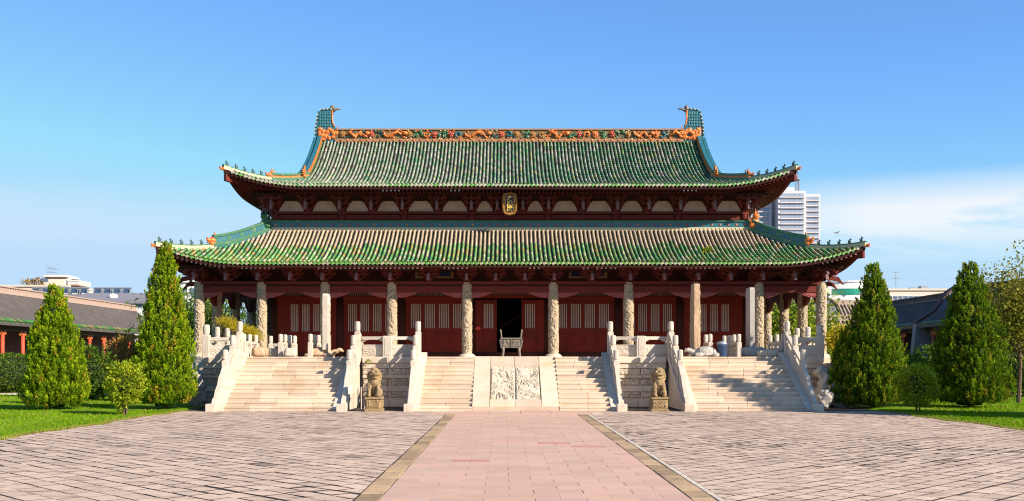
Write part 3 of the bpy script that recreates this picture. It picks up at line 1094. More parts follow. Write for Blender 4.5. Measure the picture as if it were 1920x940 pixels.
balustrade('short shaded balustrade just left of the pale left stele', [(-8.6, 42.7, H), (-8.6, 43.6, H), (-8.6, 44.6, H)], ['small'] * 3, .62)
balustrade('low balustrade between the right stele and the grey stele', [(9.5, 42.9, H), (9.5, 43.8, H), (9.5, 44.75, H), (9.5, 45.75, H)], ['small'] * 4, .62)
balustrade('short balustrade behind the right tortoise and blue bin', [(8.3, 42.95, H), (8.3, 43.9, H)], ['small'] * 2, .62)
balustrade('low far balustrade between the second column and the left rails', [(-11.1, 46.3, H), (-10.0, 46.3, H)], ['small'] * 2, .62)

# ================================================================ THE HALL
HX = -0.15
YC, YW = 48.0, 50.7
COLX = [2.045, 5.6, 8.76, 11.77, 14.73]
WALLX = [1.9, 5.4, 8.5, 11.82]
hall = thing('temple_hall', 'two-tiered red timber hall with green glazed tile roofs', 'temple', (HX, YC, H))

# ---- carved dragon columns
def column_mesh(seed, h=3.52, r=.215, nu=72, nv=210, relief=.085):
    vs, fs = [], []
    tw = 1 if seed % 2 else -1
    sm = lambda v: max(0, min(1, v)) ** 2 * (3 - 2 * max(0, min(1, v)))
    for j in range(nv + 1):
        z = h * j / nv
        for i in range(nu):
            th = 2 * math.pi * i / nu
            ph = (th * tw + z * 2.6 + .9 * math.sin(z * 3.1 + seed * 2)) % (2 * math.pi)
            dd = min(ph, 2 * math.pi - ph)
            body = sm((.52 - dd) / .16)
            spine = .25 * sm((.10 - dd) / .08) * (.5 + .5 * math.sin(z * 60))
            p = Vector((math.cos(th) * 1.25, math.sin(th) * 1.25, z * 3.0 + seed * 9))
            wv = noise.noise_vector(p * .8) * .9
            cl = sm((.42 - abs(math.sin(6.5 * noise.noise((p + wv) * .75)))) / .30)
            cl2 = sm((.16 - abs(noise.noise((p + wv) * 1.7))) / .12)
            d = max(body * .78 + spine, .72 * (1 - cl) * (1 - .55 * cl2)) + .10 * noise.noise(p * 3.0)
            if z > h - .40:
                d = .35 + .25 * (1 - cl2)
            if z < .22:
                d = .62 + .10 * noise.noise(p * 2)
            rr = r - .03 + relief * d
            vs.append((rr * math.cos(th), rr * math.sin(th), z))
    for j in range(nv):
        for i in range(nu):
            k = (i + 1) % nu
            fs.append((j * nu + i, j * nu + k, (j + 1) * nu + k, (j + 1) * nu + i))
    o = len(vs)
    vs.append((0, 0, h))
    c = MB()
    c.add(vs, fs + [(nv * nu + i, nv * nu + (i + 1) % nu, o) for i in range(nu)])
    return c.mesh('carved_column', M_COLUMN, True)

cm = [column_mesh(k) for k in range(5)]
basemb = MB()
basemb.lathe([(.40, 0), (.40, .05), (.37, .10), (.30, .14), (.29, .16)], 20)
base_me = basemb.mesh('column_base', M_STONE)

def column(x, y, k):
    c = put(cm[k % 5], 'carved_column', hall, (x, y, H + .02), rz=k * 1.3)
    WL[c.name] = Vector((x, y, H + .02))
    b = put(base_me, 'column_base', hall, (x, y, H))

k = 0
for x in COLX:
    for sgn in (-1, 1):
        column(HX + sgn * x, YC, k); k += 1
for y in (51.0, 54.4, 57.9, 61.4, 64.5):
    for sgn in (-1, 1):
        column(HX + sgn * 14.73, y, k); k += 1

# ---- beams of the veranda: a run per bay
def bay_runs(xs):
    v = sorted([-x for x in xs] + list(xs))
    return list(zip(v[:-1], v[1:]))

for a, b in bay_runs(COLX):
    c = MB()
    c.cbox(HX + a + .20, YC - .11, 5.12, HX + b - .20, YC + .11, 5.44, .03)
    part('tie_beam', c, M_WOOD, hall)
    c = MB()
    c.cbox(HX + a + .003, YC - .19, 5.49, HX + b - .003, YC + .19, 5.645, .02)
    part('plate_beam', c, M_WOOD, hall)
    c = MB()
    c.box(HX + a + .20, YC - .05, 5.44, HX + b - .20, YC + .05, 5.49)
    part('beam_filler', c, M_WOODDARK, hall)
    L = min(1.0, (b - a) * .30)
    for s, x0 in ((1, a + .22), (-1, b - .22)):
        c = MB()
        pr = [(0, 5.115), (0, 4.87), (.28 * L, 4.87), (.42 * L, 4.90), (.62 * L, 4.965), (.72 * L, 4.985), (.9 * L, 5.07), (L, 5.115)]
        c.prism([(HX + x0 + s * u, z) for u, z in pr], YC - .075, YC + .075, 'y')
        c.prism([(HX + x0 + s * u * .82, z + .0) for u, z in [(.06, 5.07), (.06, 4.92), (.4 * L, 4.94), (.7 * L, 5.01), (.85 * L, 5.07)]], YC - .095, YC + .095, 'y')
        part('carved_corbel', c, M_CORBEL, hall)
for sgn in (-1, 1):
    ys = [48.0, 51.0, 54.4, 57.9, 61.4, 64.5]
    X = HX + sgn * 14.73
    for a, b in zip(ys[:-1], ys[1:]):
        c = MB()
        c.cbox(X - .11, a + .22, 5.12, X + .11, b - .22, 5.44, .03)
        part('tie_beam', c, M_WOOD, hall)
        c = MB()
        c.cbox(X - .19, a + .003 + (.2 if a == 48 else 0), 5.49, X + .19, b - .003, 5.645, .02)
        part('plate_beam', c, M_WOOD, hall)
        for s, y0 in ((1, a + .24), (-1, b - .24)):
            c = MB()
            c.prism([(y0 + s * u, z) for u, z in [(0, 5.115), (0, 4.62), (.3, 4.64), (.6, 4.76), (.85, 4.92), (1.05, 5.115)]], X - .075, X + .075, 'x')
            part('carved_corbel', c, M_WOOD, hall)
# tie beams from the front columns back to the wall
for x in COLX[:4]:
    for sgn in (-1, 1):
        c = MB()
        c.box(HX + sgn * x - .09, YC + .2, 5.10, HX + sgn * x + .09, YW - .05, 5.40)
        part('cross_beam', c, M_WOODDARK, hall)

# ---- walls
W0, W1, YB = HX - 11.95, HX + 11.95, 62.1
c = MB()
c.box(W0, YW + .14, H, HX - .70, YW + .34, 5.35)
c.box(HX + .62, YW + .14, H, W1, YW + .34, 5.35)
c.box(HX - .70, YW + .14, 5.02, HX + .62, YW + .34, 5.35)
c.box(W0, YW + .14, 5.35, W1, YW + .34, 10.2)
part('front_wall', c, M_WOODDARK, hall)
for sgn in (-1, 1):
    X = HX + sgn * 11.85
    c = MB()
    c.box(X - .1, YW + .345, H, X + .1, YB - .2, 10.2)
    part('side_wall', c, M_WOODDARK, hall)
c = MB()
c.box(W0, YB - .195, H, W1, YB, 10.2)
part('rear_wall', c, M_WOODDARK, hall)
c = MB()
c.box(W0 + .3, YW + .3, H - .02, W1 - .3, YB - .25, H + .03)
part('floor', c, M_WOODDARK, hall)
# wall posts
for x in WALLX:
    for sgn in (-1, 1):
        c = MB()
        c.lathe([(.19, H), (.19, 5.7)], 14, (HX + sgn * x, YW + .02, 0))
        part('wall_post', c, M_WOODDARK, hall, True)

slat_me = {}
def slat(h):
    h = round(h, 2)
    if h not in slat_me:
        c = MB()
        c.box(-.024, -.02, 0, .024, .02, h)
        slat_me[h] = c.mesh('slat', M_SLAT)
    return slat_me[h]

def door_panel(x0, x1, zl0, zl1, n, ztop=4.92):
    """framed leaf: stiles, rails, lower board and a lattice of upright slats"""
    y0 = YW
    fw = .075
    d = put(None, 'door_panel', hall)
    c = MB()
    for a, b in ((x0 + .006, x0 + fw), (x1 - fw, x1 - .006)):
        c.box(a, y0 - .05, 2.32, b, y0 + .05, ztop)
    for a, b in ((2.32, 2.44), (3.34, zl0), (zl1, zl1 + .10)):
        c.box(x0 + fw, y0 - .045, a, x1 - fw, y0 + .045, b)
    if ztop > zl1 + .12:
        c.box(x0 + fw, y0 - .015, zl1 + .10, x1 - fw, y0 + .02, ztop)
    c.box(x0 + fw, y0 - .015, 2.44, x1 - fw, y0 + .02, 3.34)
    c.box(x0 + fw + .05, y0 - .035, 2.70, x1 - fw - .05, y0 - .012, 3.24)
    c.box(x0 + fw + .05, y0 - .035, 2.50, x1 - fw - .05, y0 - .012, 2.63)
    part('door_frame', c, M_DOOR, d)
    for k in range(n):
        put(slat(zl1 - zl0), 'slat', d, (x0 + fw + (x1 - x0 - 2 * fw) * (k + .5) / n, y0, zl0))
    c = MB()
    c.box(x0 + fw, y0 + .055, zl0, x1 - fw, y0 + .075, zl1)
    part('backing_board', c, M_WOODDARK, d)

for sgn in (-1, 1):
    # centre bay: one narrow leaf each side of the open doorway
    a, b = (HX + .66, HX + 1.34) if sgn > 0 else (HX - 1.40, HX - .74)
    door_panel(a, b, 3.5, 4.72, 6)
    c = MB()
    if sgn > 0: c.box(b + .004, YW - .02, 2.32, HX + 1.74, YW + .1, 4.92)
    else: c.box(HX - 1.74, YW - .02, 2.32, a - .004, YW + .1, 4.92)
    part('side_board', c, M_DOOR, hall)
    for (p, q, n, ns, zl0, zl1) in ((1.9, 5.4, 4, 6, 3.5, 4.72), (5.4, 8.5, 4, 5, 3.22, 4.72), (8.5, 11.82, 3, 5, 3.22, 4.70)):
        w = {4: .70, 3: .56}[n] if p != 5.4 else .62
        tot = w * n
        mid = (p + q) / 2 + (.0 if n == 4 else .05)
        for k in range(n):
            x0 = mid - tot / 2 + k * w
            e0, e1 = HX + sgn * x0, HX + sgn * (x0 + w)
            door_panel(min(e0, e1), max(e0, e1), zl0, zl1, ns)
        for a, b in ((p + .17, mid - tot / 2 - .004), (mid + tot / 2 + .004, q - .17)):
            if b - a > .05:
                e0, e1 = sorted((HX + sgn * a, HX + sgn * b))
                c = MB()
                c.box(e0, YW - .01, 2.32, e1, YW + .1, 4.92)
                part('side_board', c, M_DOOR, hall)
    for p, q in ((1.9, 5.4), (5.4, 8.5), (8.5, 11.82)):
        e0, e1 = sorted((HX + sgn * (p + .17), HX + sgn * (q - .17)))
        c = MB()
        c.box(e0, YW - .09, H, e1, YW + .12, 2.315)
        part('door_sill', c, M_WOODDARK, hall)
        c = MB()
        c.box(e0, YW - .08, 4.925, e1, YW + .1, 5.10)
        part('lintel', c, M_DOOR, hall)
        # fretted transom strip above the lintel: a row of short pale bars
        c = MB()
        c.box(e0, YW - .03, 5.10, e1, YW + .1, 5.34)
        t = part('transom', c, M_WOODDARK, hall)
        c = MB()
        nb = int((e1 - e0) / .11)
        for k in range(nb):
            x = e0 + (e1 - e0) * (k + .5) / nb
            c.box(x - .025, YW - .05, 5.13, x + .025, YW - .025, 5.27)
        part('transom_bars', c, M_NOSE, t)
c = MB()
c.box(HX - 1.73, YW - .09, H, HX + 1.73, YW + .12, 2.315)
part('door_sill', c, M_WOODDARK, hall)
c = MB()
c.box(HX - 1.73, YW - .08, 5.025, HX + 1.73, YW + .1, 5.16)
part('lintel', c, M_DOOR, hall)
c = MB()
c.box(HX - 1.73, YW - .03, 5.16, HX + 1.73, YW + .1, 5.36)
t = part('transom', c, M_WOODDARK, hall)
c = MB()
for k in range(24):
    x = HX - 1.3 + 2.6 * (k + .5) / 24
    c.box(x - .025, YW - .05, 5.18, x + .025, YW - .025, 5.30)
part('transom_bars', c, M_NOSE, t)
for a, b in ((HX - .735, HX - .66), (HX + .585, HX + .655)):
    c = MB()
    c.box(a, YW - .07, 2.32, b, YW + .13, 5.02)
    part('door_jamb', c, M_DOOR, hall)

# ---- roofs
def make_roof(ye, yb, D, ze, zt, a, xt, L, Rr, fl):
    """returns P(x, y): a point of the roof surface. D depth of the slope, rise Rr at the corners within L"""
    def P(x, y, main=False):
        ax = abs(x)
        dx, dy = xt - ax, min(y - ye, yb - y)
        d = dy if main else min(dx, dy)
        t = max(0, min(1, d / D))
        u = max(0, min(1, (L - max(dx, dy)) / L))
        z = ze + (zt - ze) * (a * t + (1 - a) * t * t) + Rr * u ** 2.1
        s = fl * u * u * (1 - t)
        return Vector((HX + x + math.copysign(s, x), y + (-s if y < (ye + yb) / 2 else s), z))
    return P

LOW = dict(ye=46.34, yb=66.2, D=4.16, ze=6.36, zt=8.39, a=.55, xt=16.1, L=4.0, Rr=.80, fl=.10)
UPP = dict(ye=48.6, yb=64.0, D=7.7, ze=10.32, zt=14.08, a=.19, xt=13.62, L=3.8, Rr=.78, fl=.10)
PL, PU = make_roof(**LOW), make_roof(**UPP)
XG = 10.5            # gable of the upper roof
XTOP = 12.04         # top edge of the lower roof


def tile_colour(kind, x, t, r):
    """glaze of one tile: worn grey-white, greens, a few ochre ones"""
    w = r.random()
    g = noise.noise(Vector((x * .35, t * 3, 2 if kind == 'low' else 7)))
    if kind == 'low':
        edge = .70 + .09 * noise.noise(Vector((x * .7, 3, 1))) + .03 * noise.noise(Vector((x * 5, 3, 1))) - (.05 if abs(x) > 9 else 0) + .25 * max(0, (abs(x) - 11) / 4)
        if t > edge + r.uniform(-.05, .05):
            b = r.uniform(.88, 1.08)
            return (.39 * b, .295 * b, .195 * b)
        if w < .17:
            b = r.uniform(.8, 1.1); return (.36 * b, .34 * b, .21 * b)
        if w < .27:
            b = r.uniform(.7, 1.1); return (.24 * b, .20 * b, .055 * b)
        if w < .31:
            return (.33, .19, .045)
        b = r.uniform(.65, 1.35)
        q = r.random()
        return (.085 * b + .06 * max(0, g), .235 * b, .048 * b) if q < .62 else ((.04 * b, .19 * b, .065 * b) if q < .8 else (.17 * b, .29 * b, .10 * b))
    # upper roof: more worn on the left, greener to the right
    worn = .56 - .036 * x + .30 * g + .22 * noise.noise(Vector((x * 2.7, 5, 1)))
    if w < worn:
        b = r.uniform(.80, 1.15)
        q = r.random()
        return (.205 * b, .235 * b, .165 * b) if q < .55 else ((.30 * b, .28 * b, .215 * b) if q < .75 else (.13 * b, .205 * b, .10 * b))
    if w < worn + .10:
        b = r.uniform(.6, 1.1); return (.13 * b, .12 * b, .085 * b)
    b = r.uniform(.6, 1.3)
    k = 1 - .022 * max(0, x)
    return (.045 * b * k, .165 * b * k, .060 * b * k) if r.random() < .85 else (.22 * b, .23 * b, .05 * b)


def tile_row(pts, side, kind, xkey, r, seg=.30, rad0=.064, rad1=.050, detail=True, mb=None):
    """a run of barrel tiles along pts (eave first); side = unit vector across"""
    c = mb or MB()
    ss = [0]
    for p, q in zip(pts[:-1], pts[1:]):
        ss.append(ss[-1] + (q - p).length)
    tot = ss[-1]
    n = max(1, round(tot / seg))
    def at(s):
        s = max(0, min(tot, s))
        for i in range(len(ss) - 1):
            if s <= ss[i + 1] + 1e-9:
                u = (s - ss[i]) / max(1e-9, ss[i + 1] - ss[i])
                return pts[i].lerp(pts[i + 1], u), (pts[i + 1] - pts[i]).normalized()
    angs = [math.pi * k / 5 for k in range(6)] if detail else [0, math.pi / 3, 2 * math.pi / 3, math.pi]
    m = len(angs)
    tt = LOW['D'] if kind == 'low' else UPP['D']
    for i in range(n):
        p0, d0 = at(tot * i / n)
        p1, d1 = at(tot * (i + 1) / n)
        j = r.uniform(-.006, .006)
        vs = []
        for p, d, rr in ((p0, d0, rad0), (p1, d1, rad1)):
            nn = side.cross(d)
            if nn.z < 0: nn = -nn
            for q in angs:
                vs.append(p + side * (rr * math.cos(q) + j) + nn * (rr * 1.45 * math.sin(q) + .012))
        rb = 1 + .30 * noise.noise(Vector((xkey * 3.3, 9, 4)))
        col = tuple(v * rb for v in tile_colour(kind, xkey, tot * (i + .5) / n / tt, r))
        fs = [(k, m + k, m + k + 1, k + 1) for k in range(m - 1)]
        if i == 0:
            fs.append(tuple(range(m)))
            col0 = (.10, .225, .040) if r.random() < .8 else (.34, .30, .16)
            c.add(vs, fs, 0, col0 if kind == 'low' and r.random() < .75 else col)
        else:
            c.add(vs, fs + [tuple(range(m))], 0, col)
    # round end tile
    p, d = at(0)
    e = p - d * .015
    nn = side.cross(d)
    if nn.z < 0: nn = -nn
    ring = [e + side * .075 * math.cos(2 * math.pi * k / 9) + nn * (.075 * math.sin(2 * math.pi * k / 9) + .02) for k in range(9)]
    c.add(ring + [q + d * .03 for q in ring], [tuple(range(9))] + [(k, (k + 1) % 9, 9 + (k + 1) % 9, 9 + k) for k in range(9)], 0,
          ((.125, .24, .04) if r.random() < .6 else (.30, .30, .14)) if kind == 'low' else ((.12, .26, .07) if r.random() < .45 else (.36, .36, .26)))
    return c


def lerp_pts(f, n):
    return [f(i / n) for i in range(n + 1)]


def build_roof(kind, parent_name, cfg, P, spacing, xg):
    D, xt, ye, yb = cfg['D'], cfg['xt'], cfg['ye'], cfg['yb']
    low = kind == 'low'
    r = random.Random(11 if low else 12)
    # the bedding sheet of pan tiles, all four slopes
    c = MB()
    NX, NT = 96, 14
    def slope_sheet(f, smax, dmax, off, mi):
        vs, fs = [], []
        for i in range(NX + 1):
            s = -smax + 2 * smax * i / NX
            for j in range(NT + 1):
                vs.append(f(s, dmax(s) * j / NT) + Vector((0, 0, off)))
        for i in range(NX):
            for j in range(NT):
                q = i * (NT + 1) + j
                fs.append((q, q + NT + 1, q + NT + 2, q + 1))
        c.add(vs, fs, mi)
    if low:
        dF = lambda x: max(.01, min(D, xt - abs(x)))
        fr = lambda x, d: P(x, ye + d)
        bk = lambda x, d: P(x, yb - d)
    else:
        dF = lambda x: D if abs(x) <= xg else max(.01, xt - abs(x))
        fr = lambda x, d: P(x, ye + d, abs(x) <= xg)
        bk = lambda x, d: P(x, yb - d, abs(x) <= xg)
    ym = (ye + yb) / 2
    hy = (yb - ye) / 2
    dS = (lambda v: max(.01, min(D, hy - abs(v)))) if low else (lambda v: max(.01, min(xt - xg, hy - abs(v))))
    sd = lambda sg: (lambda v, d: P(sg * (xt - d), ym + v))
    for off, mi in ((0, 0), (-.20, 1)):
        if mi == 1 and not low:
            dd = lambda x: min(dF(x), 2.6)
        else:
            dd = dF
        slope_sheet(fr, xt, dd, off, mi)
        slope_sheet(bk, xt, dd, off, mi)
        for sg in (-1, 1):
            slope_sheet(sd(sg), hy, dS, off, mi)
    # fascia closing the eave
    for f, smax in ((lambda s: P(s, ye), xt), (lambda s: P(s, yb), xt), (lambda s: P(xt, ym + s), hy), (lambda s: P(-xt, ym + s), hy)):
        vs, fs = [], []
        for i in range(NX + 1):
            p = f(-smax + 2 * smax * i / NX)
            vs += [p + Vector((0, 0, .005)), p - Vector((0, 0, .205))]
        for i in range(NX):
            fs.append((2 * i, 2 * i + 1, 2 * i + 3, 2 * i + 2))
        c.add(vs, fs, 1)
    roof = part(parent_name, c, [M_PAN, M_WOODDARK], hall, True)
    # front rows, each its own part
    n = int((xt - .12) / spacing)
    X = Vector((1, 0, 0))
    for k in range(-n, n + 1):
        x = k * spacing + r.uniform(-.008, .008)
        dm = dF(x) - (.05 if abs(x) < xg or low else .18)
        if low and abs(x) > XTOP: dm = dF(x) - .12
        if dm < .15: continue
        pts = lerp_pts(lambda u: fr(x, dm * u - .04 * (1 - u)), 16)
        part('tile_row', tile_row(pts, X, kind, x, r), M_TILE, roof, True)
    # rows of the other slopes as one mass
    c = MB()
    for k in range(-n, n + 1):
        x = k * spacing
        dm = dF(x) - .05
        if dm > .15:
            tile_row(lerp_pts(lambda u: bk(x, dm * u), 6), X, kind, x, r, .9, detail=False, mb=c)
    Yv = Vector((0, 1, 0))
    n2 = int((hy - .12) / spacing)
    for sg in (-1, 1):
        f = sd(sg)
        for k in range(-n2, n2 + 1):
            v = k * spacing
            dm = dS(v) - .08
            if dm > .15:
                tile_row(lerp_pts(lambda u: f(v, dm * u - .04 * (1 - u)), 8), Yv, kind, 12, r, .45, detail=False, mb=c)
    tag(part('side_tile_rows', c, M_TILE, roof, True), kind='stuff')
    # drip tiles between the row ends
    c = MB()
    for k in range(-n, n):
        x = (k + .5) * spacing
        p = fr(x, -.05)
        q = [p + Vector((-.075, 0, .02)), p + Vector((.075, 0, .02)), p + Vector((.05, -.02, -.07)), p + Vector((0, -.025, -.11)), p + Vector((-.05, -.02, -.07))]
        c.add(q + [w + Vector((0, .02, 0)) for w in q], [(0, 1, 2, 3, 4), (9, 8, 7, 6, 5)] + [(a, 5 + a, 5 + (a + 1) % 5, (a + 1) % 5) for a in range(5)], 0, (.11, .26, .05) if r.random() < (.7 if low else .3) else (.33, .30, .2))
    for sg in (-1, 1):
        f = sd(sg)
        for k in range(-n2, n2):
            v = (k + .5) * spacing
            p = f(v, -.05)
            q = [p + Vector((0, -.075, .02)), p + Vector((0, .075, .02)), p + Vector((sg * .02, .05, -.07)), p + Vector((sg * .025, 0, -.11)), p + Vector((sg * .02, -.05, -.07))]
            c.add(q, [(0, 1, 2, 3, 4)], 0, (.11, .26, .05))
    tag(part('drip_tiles', c, M_TILE, roof), kind='stuff')
    # rafters in two tiers, pale ends
    c = MB()
    def rafter(f, s, across, inw, d0, d1, drop, w):
        dm = min(d1, max(d0 + .06, dm_lim(s)))
        a, b = f(s, d0) - Vector((0, 0, drop)), f(s, dm) - Vector((0, 0, drop))
        h = Vector((0, 0, w))
        vs = [a - across * w, a + across * w, a + across * w + h * 2, a - across * w + h * 2,
              b - across * w, b + across * w, b + across * w + h * 2, b - across * w + h * 2]
        c.add(vs, [(0, 1, 5, 4), (1, 2, 6, 5), (3, 0, 4, 7)], 0)
        c.add(vs[:4], [(3, 2, 1, 0)], 1 if drop < .35 and noise.noise(Vector((s * .8, 4, drop))) > (-.05 if low else .28) else 0)
    for f, across, smax in [(fr, Vector((1, 0, 0)), xt)] + [(sd(sg), Vector((0, 1, 0)), hy) for sg in (-1, 1)]:
        dm_lim = dF if f is fr else dS
        m = int((smax - .25) / spacing)
        for k in range(-m, m + 1):
            s = k * spacing + .3 * spacing
            rafter(f, s, across, 0, .10, 2.2, .30, .036)
            rafter(f, s, across, 0, .60, 2.4, .40, .045)
    tag(part('rafters', c, [M_WOOD, M_RAFTEND], roof), kind='stuff')
    return roof, fr, bk, sd


lower_roof, frL, bkL, sdL = build_roof('low', 'lower_roof', LOW, PL, .206, 99)
upper_roof, frU, bkU, sdU = build_roof('upp', 'upper_roof', UPP, PU, .193, XG)


def sweep(c, path, w, h, m_top, m_side, m_side2=None, z0=-.05):
    """ridge of rectangular section along path; h may be a function of 0..1"""
    n = len(path)
    vs = []
    for i, p in enumerate(path):
        t = path[min(i + 1, n - 1)] - path[max(0, i - 1)]
        l = Vector((t.y, -t.x, 0))
        if l.length < 1e-6: l = Vector((1, 0, 0))
        l.normalize()
        hh = h(i / (n - 1)) if callable(h) else h
        vs += [p + l * w / 2 + Vector((0, 0, z0)), p + l * w / 2 + Vector((0, 0, hh)), p - l * w / 2 + Vector((0, 0, hh)), p - l * w / 2 + Vector((0, 0, z0))]
    for i in range(n - 1):
        a, b = 4 * i, 4 * i + 4
        c.add(vs[a:a + 8], [(0, 4, 5, 1)], m_side)
        c.add(vs[a:a + 8], [(1, 5, 6, 2)], m_top)
        c.add(vs[a:a + 8], [(2, 6, 7, 3)], m_side if m_side2 is None else m_side2)
    c.add(vs[:4], [(0, 1, 2, 3)], m_side)
    c.add(vs[-4:], [(3, 2, 1, 0)], m_side)


# beasts and dragon heads (shared meshes, modelled facing -x)
bm_ = MB()
bm_.ell((.05, 0, .10), (.12, .08, .13), 8, 5)
bm_.ell((-.01, 0, .22), (.085, .07, .14), 8, 5)
bm_.ell((-.06, 0, .36), (.085, .06, .07), 8, 5)
bm_.ell((-.13, 0, .345), (.05, .04, .04), 6, 4)
bm_.prism([(-.05, .40), (-.01, .49), (.03, .38)], -.03, .03, 'y')
bm_.ell((.14, 0, .24), (.05, .03, .12), 6, 5)
bm_.box(-.09, -.05, 0, -.03, .05, .20)
BEAST = bm_.mesh('ridge_beast', M_BEAST, True)
dm_ = MB()
dm_.ell((.0, 0, .16), (.20, .12, .17), 8, 6)
dm_.ell((-.20, 0, .16), (.14, .09, .09), 8, 6)
dm_.ell((-.30, 0, .24), (.06, .06, .06), 6, 5)
dm_.prism([(-.30, .02), (-.10, .02), (-.10, .08), (-.28, .07)], -.07, .07, 'y')
dm_.prism([(-.02, .28), (.10, .55), (.16, .26)], -.05, .05, 'y')
dm_.prism([(.10, .22), (.30, .50), (.24, .12)], -.04, .04, 'y')
dm_.prism([(.12, .05), (.32, .26), (.22, -.02)], -.08, .08, 'y')
dm_.box(-.16, -.11, -.10, .22, .11, .06)
DRAGON = dm_.mesh('dragon_head', M_ORANGE, True)
tm_ = MB()
tm_.ell((0, 0, 0), (.13, .09, .08), 8, 6)
tm_.ell((-.13, 0, .03), (.11, .065, .05), 8, 6)
tm_.prism([(-.24, .02), (-.10, .02), (-.20, .11)], -.035, .035, 'y')
tm_.ell((-.15, 0, -.055), (.08, .05, .03), 7, 5)
tm_.box(-.02, -.08, -.07, .22, .08, .06)
TIP = tm_.mesh('corner_dragon', M_ORANGE, True)


def hip_line(P, cfg, d0, d1, back=False):
    """points of the roof on the right-hand front hip from d0 (outer) to d1"""
    def f(sg):
        out = []
        for i in range(15):
            d = d0 + (d1 - d0) * i / 14
            y = (cfg['yb'] - d) if back else (cfg['ye'] + d)
            out.append(P(sg * (cfg['xt'] - d), y))
        return out
    return f

for sg in (-1, 1):
    for back in (False, True):
        # lower roof: tall panelled hip ridge, then the low one with beasts
        hi = hip_line(PL, LOW, 2.55, 4.12, back)(sg)
        hp = hip_line(PL, LOW, 1.95, 4.2, back)(sg)
        lo = hip_line(PL, LOW, -.02, 2.0, back)(sg)
        c = MB()
        sweep(c, hp, .22, .12, 0, 0)
        sweep(c, [p + Vector((0, 0, .10)) for p in hp], .26, .10, 1, 1)
        sweep(c, [p + Vector((0, 0, .20)) for p in hp], .17, .33, 0, 0)
        sweep(c, [p + Vector((0, 0, .53)) for p in hp], .26, .07, 1, 1)
        part('hip_ridge', c, [M_TURQ, M_GREENGLAZE], lower_roof)
        if not back:
            # glazed plaques set into its face
            for i in range(0, 14, 1):
                a, b = hp[i], hp[i + 1]
                mid = (a + b) / 2
                t = (b - a).normalized()
                l = Vector((t.y, -t.x, 0)).normalized()
                if l.y > 0: l = -l
                q = MB()
                q0 = mid + l * .092 + Vector((0, 0, .34))
                e = t * (b - a).length * .38
                u = Vector((0, 0, .10))
                vs = [q0 - e - u, q0 + e - u, q0 + e + u, q0 - e + u]
                q.add(vs + [v - l * .03 for v in vs], [(0, 1, 2, 3), (0, 4, 5, 1), (1, 5, 6, 2), (2, 6, 7, 3), (3, 7, 4, 0)])
                part('ridge_plaque', q, M_TURQ if i % 3 else M_GREENGLAZE, lower_roof)
        c = MB()
        sweep(c, lo, .22, .13, 0, 1)
        sweep(c, [p + Vector((0, 0, .13)) for p in lo], .15, .06, 0, 0)
        part('hip_ridge', c, [M_GREENGLAZE, M_CREAMTRIM], lower_roof)
        # upper roof
        up = hip_line(PU, UPP, 1.75, 3.3, back)(sg)
        ul = hip_line(PU, UPP, -.02, 1.8, back)(sg)
        c = MB()
        sweep(c, up, .24, .14, 0, 0)
        sweep(c, [p + Vector((0, 0, .14)) for p in up], .18, .16, 1, 1)
        sweep(c, [p + Vector((0, 0, .30)) for p in up], .26, .06, 0, 0)
        part('hip_ridge', c, [M_GREENGLAZE, M_ORANGE], upper_roof)
        c = MB()
        sweep(c, ul, .22, .13, 0, 1)
        sweep(c, [p + Vector((0, 0, .13)) for p in ul], .15, .06, 0, 0)
        part('hip_ridge', c, [M_GREENGLAZE, M_CREAMTRIM], upper_roof)
        # descending gable ridge
        gp = []
        for i in range(15):
            d = 3.2 + (7.55 - 3.2) * i / 14
            y = (UPP['yb'] - d) if back else (UPP['ye'] + d)
            gp.append(PU(sg * XG, y, True))
        c = MB()
        inner = 1
        sweep(c, gp, .34, .10, 0, 0)
        sweep(c, [p + Vector((0, 0, .10)) for p in gp], .24, .24, 1, 1)
        sweep(c, [p + Vector((-sg * .0, 0, .34)) for p in gp], .20, .09, 2, 2)
        sweep(c, [p + Vector((sg * .26, 0, .12)) for p in gp], .18, .20, 2, 2)
        part('gable_ridge', c, [M_GREENGLAZE, M_ORANGE, M_TURQ], upper_roof)
        ang = 0 if sg < 0 else math.pi
        yaw = (math.radians(45) if sg < 0 else math.radians(135)) * (1 if not back else -1)
        put(DRAGON, 'dragon_head', lower_roof, hp[0] + Vector((0, 0, .18)), yaw)
        put(DRAGON, 'dragon_head', upper_roof, up[0] + Vector((0, 0, .12)), yaw, .85)
        put(DRAGON, 'dragon_head', upper_roof, gp[0] + Vector((0, -.1 if not back else .1, .16)), math.radians(90) * (1 if not back else -1), 1.0)
        if not back:
            for rf, ln, ks in ((lower_roof, lo, (1, 3.6, 6.0, 8.4, 10.8)), (upper_roof, ul, (1, 3.6, 6.0, 8.4, 10.8))):
                for kk in ks:
                    i = int(kk); u = kk - i
                    put(BEAST, 'ridge_beast', rf, ln[i].lerp(ln[i + 1], u) + Vector((0, 0, .17)), yaw, .54)
                put(TIP, 'corner_dragon', rf, ln[0] + Vector((sg * -.02, .02, -.03)), yaw, .95)

# gable walls
for sg in (-1, 1):
    pts = []
    for i in range(13):
        d = 3.2 + (7.7 - 3.2) * i / 12
        p = PU(sg * XG, UPP['ye'] + d, True); pts.append((p.y, p.z - .08))
    for i in range(11, -1, -1):
        d = 3.2 + (7.7 - 3.2) * i / 12
        p = PU(sg * XG, UPP['yb'] - d, True); pts.append((p.y, p.z - .08))
    c = MB()
    X = HX + sg * (XG - .12)
    c.prism(pts, X - .06, X + .06, 'x')
    part('gable_wall', c, M_WOOD, upper_roof)

